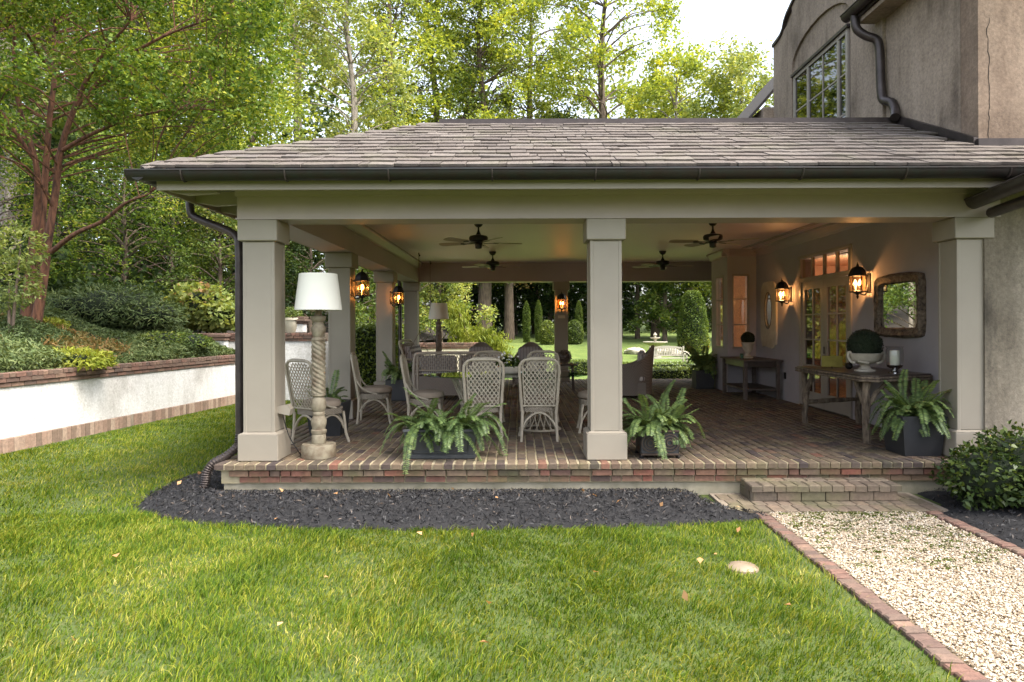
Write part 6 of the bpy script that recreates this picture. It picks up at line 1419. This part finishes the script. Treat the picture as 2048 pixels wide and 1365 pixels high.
# ================================================================ BACK GARDEN
def gz(x, y): return float(ground_z(x, y))
hedge("box_hedge", "low clipped box hedge bordering the terrace behind the porch", 2.6, 6.2, 11.5, 12.5, GZ, 0.24, 9000, 0.05, M['l_box'], 72, rough=0.05)
hedge("box_hedge", "second low box hedge behind the first, below the bench", 2.6, 7.4, 15.0, 15.9, GZ, 0.20, 6000, 0.06, M['l_box'], 73, rough=0.05)
hedge("box_hedge", "box hedge on the bright lawn beyond the far lantern column", 1.3, 3.6, 17.6, 18.3, GZ, 0.16, 3500, 0.06, M['l_box'], 74, rough=0.05)
gb_ = thing("garden_bench", "pale slatted garden bench on the lawn behind the box hedge", "bench", (6.0, 21.0, gz(6, 21)), 4)
for x in (-0.68, 0.68):
    mb = MB(); mb.box(x - 0.03, x + 0.03, -0.24, -0.18, 0, 0.62); mb.build("leg", M['bench'], gb_); mb = MB(); mb.box(x - 0.03, x + 0.03, 0.2, 0.26, 0, 0.9); mb.build("leg", M['bench'], gb_)
    mb = MB(); mb.box(x - 0.035, x + 0.035, -0.26, 0.2, 0.622, 0.66); mb.build("arm", M['bench'], gb_)
for k in range(5): mb = MB(); mb.box(-0.65, 0.65, -0.22 + k * 0.085, -0.15 + k * 0.085, 0.41, 0.44); mb.build("seat_slat", M['bench'], gb_)
mb = MB(); mb.extrude([(-0.65, 0.8), (0.65, 0.8), (0.6, 0.86), (0.3, 0.9), (0, 0.92), (-0.3, 0.9), (-0.6, 0.86)], 'y', 0.2, 0.245); mb.build("top_rail", M['bench'], gb_)
mb = MB(); mb.box(-0.65, 0.65, 0.2, 0.245, 0.5, 0.55); mb.build("lower_rail", M['bench'], gb_)
for k in range(13): x = -0.6 + k * 0.1; mb = MB(); mb.box(x - 0.022, x + 0.022, 0.21, 0.235, 0.55, 0.8); mb.build("back_slat", M['bench'], gb_)
ft = thing("fountain", "tiered stone fountain on the back lawn near the clipped yew", "fountain", (6.25, 25.0, gz(6.25, 25)))
mb = MB(); mb.lathe([(0.28, 0), (0.28, 0.1), (0.16, 0.14), (0.1, 0.3), (0.13, 0.5), (0.2, 0.56)], 20); mb.build("pedestal", M['stone'], ft, True)
mb = MB(); mb.lathe([(0.2, 0.56), (0.5, 0.68), (0.56, 0.72), (0.56, 0.75), (0.5, 0.74), (0.1, 0.66)], 28); mb.build("bowl", M['stone'], ft, True)
mb = MB(); mb.lathe([(0.07, 0.66), (0.06, 0.85), (0.24, 0.92), (0.24, 0.95), (0.06, 0.92), (0.05, 1.0), (0.09, 1.06), (0.04, 1.14), (0.01, 1.18)], 16); mb.build("upper_tier", M['stone'], ft, True)
for i, (x, y, s_, lb) in enumerate(((5.6, 26.5, 0.5, "flat grey boulder beside the fountain"), (7.0, 26.2, 0.6, "low boulder between fountain and yew"), (7.6, 25.6, 0.4, "small boulder at the foot of the yew"))):
    rk_ = thing("boulder", lb, "boulder", (x, y, gz(x, y))); mb = MB(); ellipsoid_core(mb, (0, 0, s_ * 0.2), (s_, s_ * 0.7, s_ * 0.4), 20 + i, 0.2); mb.build("rock", M['stone'], rk_)
def shaped(name, label, px, d, w_, h, mt, seed, shape, n=5000, Lf=0.06, group=None):
    x = (px - 1037) * d / 1400; y = d - 7.03; rng = np.random.default_rng(seed); t = thing(name, label, "topiary", (x, y, gz(x, y)), 0, group)
    u = rng.uniform(0, 1, n); a = rng.uniform(0, 2 * PI, n)
    pr = {'column': lambda u: np.minimum(1, (1 - u) * 4) ** 0.6 * (0.8 + 0.2 * np.sin(u * 3)), 'egg': lambda u: np.sqrt(np.clip(1 - ((u - 0.38) / (0.62 if True else 1)) ** 2 * np.where(u > 0.38, 1, 0) - ((0.38 - u) / 0.55) ** 2 * np.where(u < 0.38, 1, 0), 0.01, 1)), 'cone': lambda u: 0.25 + 0.75 * np.sqrt(np.clip(1 - u ** 2.2, 0, 1))}[shape]
    r_ = w_ / 2 * pr(u) * (1 - 0.18 * rng.uniform(0, 1, n) ** 2 + 0.05 * np.sin(a * 5 + u * 20))
    P = np.stack([r_ * np.cos(a), r_ * np.sin(a), u * h + 0.02], 1); D = np.stack([np.cos(a), np.sin(a), 0.5 * np.ones(n)], 1)
    leaves("foliage", P, rng, Lf * 0.65, Lf * 1.3, mt, t, 0.5, 0.4, D)
    mb = MB(); us = np.linspace(0, 1, 10); mb.lathe([(float(w_ / 2 * 0.82 * pr(np.array([q]))[0]), float(q * h * 0.95)) for q in us], 12); mb.build("inner_growth", M['core'], t, True); return t
shaped("columnar_cypress", "slim columnar cypress, first of the pair near the big trunk", 1053, 40, 0.42, 2.35, M['l_cypress'], 81, 'column', 4500, 0.09)
shaped("columnar_cypress", "slim columnar cypress, second of the pair, beside the egg topiary", 1077, 40.5, 0.42, 2.4, M['l_cypress'], 82, 'column', 4500, 0.09)
shaped("columnar_cypress", "slim columnar cypress between far column and central column", 1158, 40, 0.42, 2.35, M['l_cypress'], 83, 'column', 4500, 0.09)
shaped("egg_topiary", "egg shaped clipped shrub just left of the far lantern column", 1095, 38, 1.0, 1.3, M['l_box'], 84, 'egg', 4500, 0.07)
shaped("egg_topiary", "egg shaped clipped shrub half behind the far lantern column", 1149, 38, 1.0, 1.3, M['l_box'], 85, 'egg', 4500, 0.07)
shaped("clipped_yew", "tall broad clipped yew behind the fountain", 1386, 34, 1.5, 3.0, M['l_mid'], 86, 'cone', 9000, 0.1)
tree("weeping_cedar", "weeping cedar drooping over the low cream wall", (-1.75, 17.2, GZ), [([(0, 0, 0), (0.1, 0, 1.0), (-0.2, 0, 1.9), (-0.4, 0, 2.5)], [0.09, 0.07, 0.05, 0.02]), ([(0.05, 0, 1.0), (0.5, -0.1, 1.5), (1.0, -0.2, 1.4)], [0.05, 0.04, 0.015])],
     [(-0.4, 0, 2.2), (-0.3, 0, 1.7), (-0.1, -0.1, 1.2), (0.3, -0.1, 1.35), (0.7, -0.2, 1.3), (1.05, -0.2, 1.1), (0.4, -0.2, 0.9), (0.9, -0.2, 0.75), (1.2, -0.2, 0.6), (0, -0.2, 0.8), (0.6, -0.2, 0.55)], 0.5, 900, 0.2, M['l_lime'], M['bark_brown'], None, 87, "tree", 1.1, 0.02, 0.0, 1.6, 0.16)

# ================================================================ TREES
# crape myrtle on the bank
def wp(px, py, d): return ((px - 1037) * d / 1400, d - 7.03, 1.38 + (653 - py) * d / 1400)
cb_ = Vector(wp(62, 640, 13.5)); cb_.z = bz(cb_.x, cb_.y)
def rel(pts): return [tuple(Vector(wp(*p)) - cb_) for p in pts]
ctr = [(rel([(48, 655, 13.5), (58, 560, 13.5), (66, 480, 13.5), (76, 400, 13.5), (72, 320, 13.3), (40, 210, 13.1), (30, 110, 13.0), (34, 20, 12.8)]), [0.15, 0.12, 0.105, 0.1, 0.075, 0.06, 0.05, 0.03]),
       (rel([(70, 655, 13.3), (86, 560, 13.3), (98, 470, 13.2), (112, 380, 13.2), (122, 300, 13.1), (150, 215, 13.0), (190, 130, 12.8), (262, 40, 12.5)]), [0.15, 0.12, 0.105, 0.095, 0.085, 0.07, 0.055, 0.03]),
       (rel([(66, 655, 13.7), (72, 560, 13.8), (84, 450, 13.9), (92, 340, 14.0), (100, 240, 14.0), (112, 130, 14.1), (108, 20, 14.2), (118, -80, 14.4)]), [0.14, 0.11, 0.1, 0.09, 0.08, 0.065, 0.05, 0.03]),
       (rel([(104, 500, 13.2), (150, 465, 12.9), (205, 440, 12.6), (250, 405, 12.4), (300, 385, 12.2)]), [0.075, 0.06, 0.05, 0.04, 0.02]),
       (rel([(122, 300, 13.1), (175, 270, 12.9), (260, 235, 12.6), (360, 215, 12.3), (450, 220, 12.0)]), [0.06, 0.05, 0.04, 0.03, 0.014]),
       (rel([(150, 215, 13.0), (230, 130, 12.9), (330, 70, 12.7), (440, 30, 12.6)]), [0.055, 0.045, 0.035, 0.018]),
       (rel([(72, 320, 13.3), (10, 230, 12.8), (-60, 140, 12.5)]), [0.06, 0.045, 0.03]),
       (rel([(90, 120, 13.4), (40, 50, 12.6), (-30, 75, 12.0)]), [0.05, 0.04, 0.03])]
rng = np.random.default_rng(90); cs = []
while len(cs) < 300:
    px = rng.uniform(-140, 590); py = rng.uniform(-240, 420); d = rng.uniform(10.8, 16.2)
    lim = np.interp(px, [-140, 0, 60, 130, 250, 420, 500, 590], [330, 330, 170, 150, 330, 330, 250, 120])
    if py > lim + rng.normal() * 25: continue
    if 30 < px < 135 and 60 < py and rng.uniform() < 0.45: continue
    cs.append(tuple(Vector(wp(px, py, d)) - cb_))
tree("crape_myrtle", "multi-stemmed crape myrtle with peeling red bark on the bank", tuple(cb_), ctr, cs, rng.uniform(0.4, 0.8, len(cs)), 270, 0.082, M['l_crape'], M['bark_red'], None, 91, "tree", 0.62, 0.022, 0.35, 0.0, 0.55, 0.68)

def fpos(px, d):
    x = (px - 1037) * d / 1400; y = d - 7.03
    return (x, y, max(gz(x, y), bz(x, y) if x < float(wall_x(y)) and y < 60 else -9))
BG = "tall woodland trees behind the porch"
# (px, distance, height, trunk r, crown base, crown radius, clumps, clump r, leaves per clump, leaf size, leaf, bark, label)
TALL = [
 (25, 21, 15, 0.24, 0.32, 3.4, 60, 1.0, 190, 0.15, 'l_mid', 'bark_grey', "grey-barked tree behind the red-stemmed crape myrtle"),
 (610, 33, 21, 0.24, 0.55, 3.0, 44, 1.0, 140, 0.17, 'l_pale', 'bark_grey', "pale straight trunk against the bright sky gap"),
 (300, 30, 19, 0.26, 0.3, 4.6, 80, 1.2, 190, 0.18, 'l_mid', 'bark_brown', "tall leafy tree rising behind the crape myrtle crown"),
 (480, 27, 12, 0.18, 0.25, 3.0, 60, 0.95, 190, 0.15, 'l_yellow', 'bark_brown', "yellowing tree just left of the roof hip"),
 (700, 30, 17, 0.22, 0.3, 2.6, 55, 0.85, 150, 0.15, 'l_pale', 'bark_grey', "open pale green tree behind the roof hip"),
 (790, 46, 26, 0.33, 0.3, 4.2, 66, 1.25, 150, 0.22, 'l_yellow', 'bark_brown', "sparse yellow green tree above the start of the ridge"),
 (885, 50, 29, 0.36, 0.28, 4.8, 76, 1.35, 160, 0.21, 'l_mid', 'bark_brown', "tall oak with forked trunk above the ridge"),
 (968, 49, 28, 0.36, 0.3, 5.0, 90, 1.3, 160, 0.23, 'l_yellow', 'bark_brown', "broad yellow green tree over the middle of the roof"),
 (1075, 53, 30, 0.36, 0.27, 4.4, 76, 1.25, 160, 0.21, 'l_pale', 'bark_brown', "tall pale tree right of the roof centre"),
 (1130, 47, 15, 0.2, 0.2, 2.6, 55, 0.9, 190, 0.16, 'l_dark', 'bark_brown', "shorter dark green tree low over the ridge"),
 (1232, 48, 29, 0.40, 0.32, 5.0, 78, 1.35, 150, 0.23, 'l_yellow', 'bark_brown', "dark-trunked yellow tree near the open white sky"),
 (1385, 40, 16.5, 0.25, 0.2, 3.8, 80, 1.1, 170, 0.19, 'l_yellow', 'bark_grey', "rounded yellow tree under the open white sky"),
 (1490, 37, 15.5, 0.25, 0.2, 3.2, 66, 1.05, 160, 0.18, 'l_pale', 'bark_grey', "pale tree beside the house gable"),
 (1310, 46, 17, 0.25, 0.25, 3.6, 60, 1.1, 150, 0.2, 'l_pale', 'bark_brown', "distant thin tree between the two yellow ones"),
 (160, 38, 24, 0.3, 0.3, 5.0, 80, 1.3, 170, 0.2, 'l_mid', 'bark_brown', "tall background tree above the crape myrtle stems"),
 (-120, 26, 20, 0.3, 0.25, 5.0, 70, 1.3, 170, 0.18, 'l_crape', 'bark_brown', "large tree at the left edge of the woodland"),
 (410, 42, 25, 0.3, 0.35, 4.6, 70, 1.25, 150, 0.2, 'l_yellow', 'bark_brown', "far tall tree filling the gap above the crape myrtle"),
]
for i, (px, d, H, r0, cb, Rm, nc, cr_, per, Lf, lm, bm, lb) in enumerate(TALL):
    auto_tree("woodland_tree", lb, fpos(px, d), H, r0, cb, Rm * 1.08, int(nc * 1.3), cr_ * 1.12, int(per * 1.2), Lf * 1.2, M[lm], M[bm], BG, 200 + i * 3, (random.uniform(-1, 1), 0), 'oval', 0.042, "tree", 0.65, fork=(i % 3 == 0))
US = "understory trees and shrubs of the wood"
UNDER = [
 (120, 22, 5.0, 2.4, 'l_dark', "dark understory tree left behind the crape myrtle trunks"), (250, 19.5, 4.6, 2.2, 'l_crape', "arching green shrub tree above the dark juniper"),
 (345, 23, 5.4, 2.6, 'l_dark', "dark tree between crape myrtle and downpipe"), (440, 20.5, 4.6, 1.8, 'l_mid', "yellow-lit shrub tree beside the downpipe"),
 (-30, 17, 4.6, 2.0, 'l_crape', "leafy tree at the left edge of the bank"), (560, 26, 6.0, 2.6, 'l_mid', "leafy tree seen between corner and second column"), (620, 22, 5.0, 1.6, 'l_dark', "dark conifer behind the white lamp shade"),
 (690, 24, 5.2, 2.0, 'l_mid', "green shrub tree behind the second column"), (750, 27, 6.5, 2.2, 'l_mid', "leafy tree behind the third column"), (820, 34, 7.5, 2.6, 'l_mid', "leafy tree just past the far left column"),
 (880, 36, 8.0, 2.6, 'l_pale', "magnolia with large pale leaves behind the far lamp"), (1100, 50, 9.0, 3.2, 'l_dark', "dark tree behind the egg topiaries"), (1190, 48, 9.5, 3.2, 'l_dark', "dark tree rising behind the central column"),
 (1275, 46, 9.0, 3.0, 'l_dark', "dark spruce-like tree left of the bright maple"), (1330, 40, 6.5, 2.0, 'l_mid', "small maple with sunlit leaves above the fountain"), (1400, 46, 9.0, 3.2, 'l_dark', "dark tree behind the clipped yew"), (1470, 42, 8.0, 2.8, 'l_dark', "dark tree behind the house bay"),
 (1030, 52, 10, 3.4, 'l_dark', "dark tree between the two big trunks"), (930, 50, 9.5, 3.2, 'l_dark', "dark tree behind the weeping cedar"),
]
for i, (px, d, H, Rm, lm, lb) in enumerate(UNDER):
    k = d / 22
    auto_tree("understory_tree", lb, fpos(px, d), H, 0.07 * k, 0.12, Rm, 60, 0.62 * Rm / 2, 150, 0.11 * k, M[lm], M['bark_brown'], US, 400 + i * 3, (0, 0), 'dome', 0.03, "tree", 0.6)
# two big lawn trees seen under the far beam
for i, (px, d, r0, lb, lm) in enumerate(((970, 44, 0.42, "big tree with buttressed brown trunk behind the cedar", 'l_mid'), (1018, 45, 0.30, "second brown trunk, slimmer, beside the cypress pair", 'l_rust'))):
    auto_tree("lawn_tree", lb, fpos(px, d), 13, r0, 0.3, 3.2, 60, 1.0, 180, 0.2, M[lm], M['bark_brown'], "big trees on the back lawn", 500 + i * 5, (0, 0), 'oval', 0.1)
# far wood that reads as one mass
rng = np.random.default_rng(95); n = 50000
px = rng.uniform(-500, 2300, n); d = rng.uniform(52, 64, n); hgt = rng.uniform(0, 1, n); top = 9.5 + 7.5 * (px < 680) + 2.5 * np.sin(px * 0.011) + 1.6 * np.sin(px * 0.031 + 1)
x = (px - 1037) * d / 1400; P = np.stack([x, d - 7.03, 0.6 + hgt * top], 1)
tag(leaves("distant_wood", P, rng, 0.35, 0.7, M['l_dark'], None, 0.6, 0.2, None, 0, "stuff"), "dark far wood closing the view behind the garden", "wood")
rng = np.random.default_rng(97); n = 26000; y = rng.uniform(9.5, 42, n); s = rng.uniform(0.2, 1, n) * 26; x = wall_x(np.minimum(y, 10)) - 1.5 - s * np.clip((y - 6) / 18, 0.25, 1)
P = np.stack([x, y, bank_z(x, y) + rng.uniform(0, 1, n) ** 1.5 * (0.5 + 0.5 * np.sin(x * 0.9) * np.sin(y * 0.8) + 0.6)], 1)
tag(leaves("undergrowth", P, rng, 0.12, 0.3, M['l_dark'], None, 0.5, 0.3, None, 0, "stuff"), "dark undergrowth on the wooded slope", "undergrowth")

# dark thicket on the slope and a pale canopy far behind: masses nobody could count
rng = np.random.default_rng(98); n = 17000
px = rng.uniform(-250, 620, n); d = rng.uniform(25, 34, n); x = (px - 1037) * d / 1400; y = d - 7.03
top = 5.2 + 1.3 * np.sin(px * 0.017) + 0.8 * np.sin(px * 0.043 + 2)
P = np.stack([x, y, bank_z(x, y) + rng.uniform(0, 1, n) * top], 1)
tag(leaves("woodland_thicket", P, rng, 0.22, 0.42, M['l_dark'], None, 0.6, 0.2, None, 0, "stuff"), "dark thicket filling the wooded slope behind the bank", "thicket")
n = 26000; px = rng.uniform(-150, 1270, n); d = rng.uniform(60, 72, n); zc = rng.uniform(8, 31, n)
gap = np.sin(px * 0.021 + 0.3 * zc) + np.sin(px * 0.047 - 0.55 * zc + 1.0) + np.sin(zc * 0.9 + px * 0.009); k = (gap > -0.35) & (zc < 31 - 5 * np.clip((px - 1000) / 250, 0, 1))
P = np.stack([(px - 1037) * d / 1400, d - 7.03, zc], 1)[k]
tag(leaves("distant_canopy", P, rng, 0.35, 0.75, M['l_pale'], None, 0.6, 0.2, None, 0, "stuff"), "pale canopy of the far wood above the roof", "canopy")
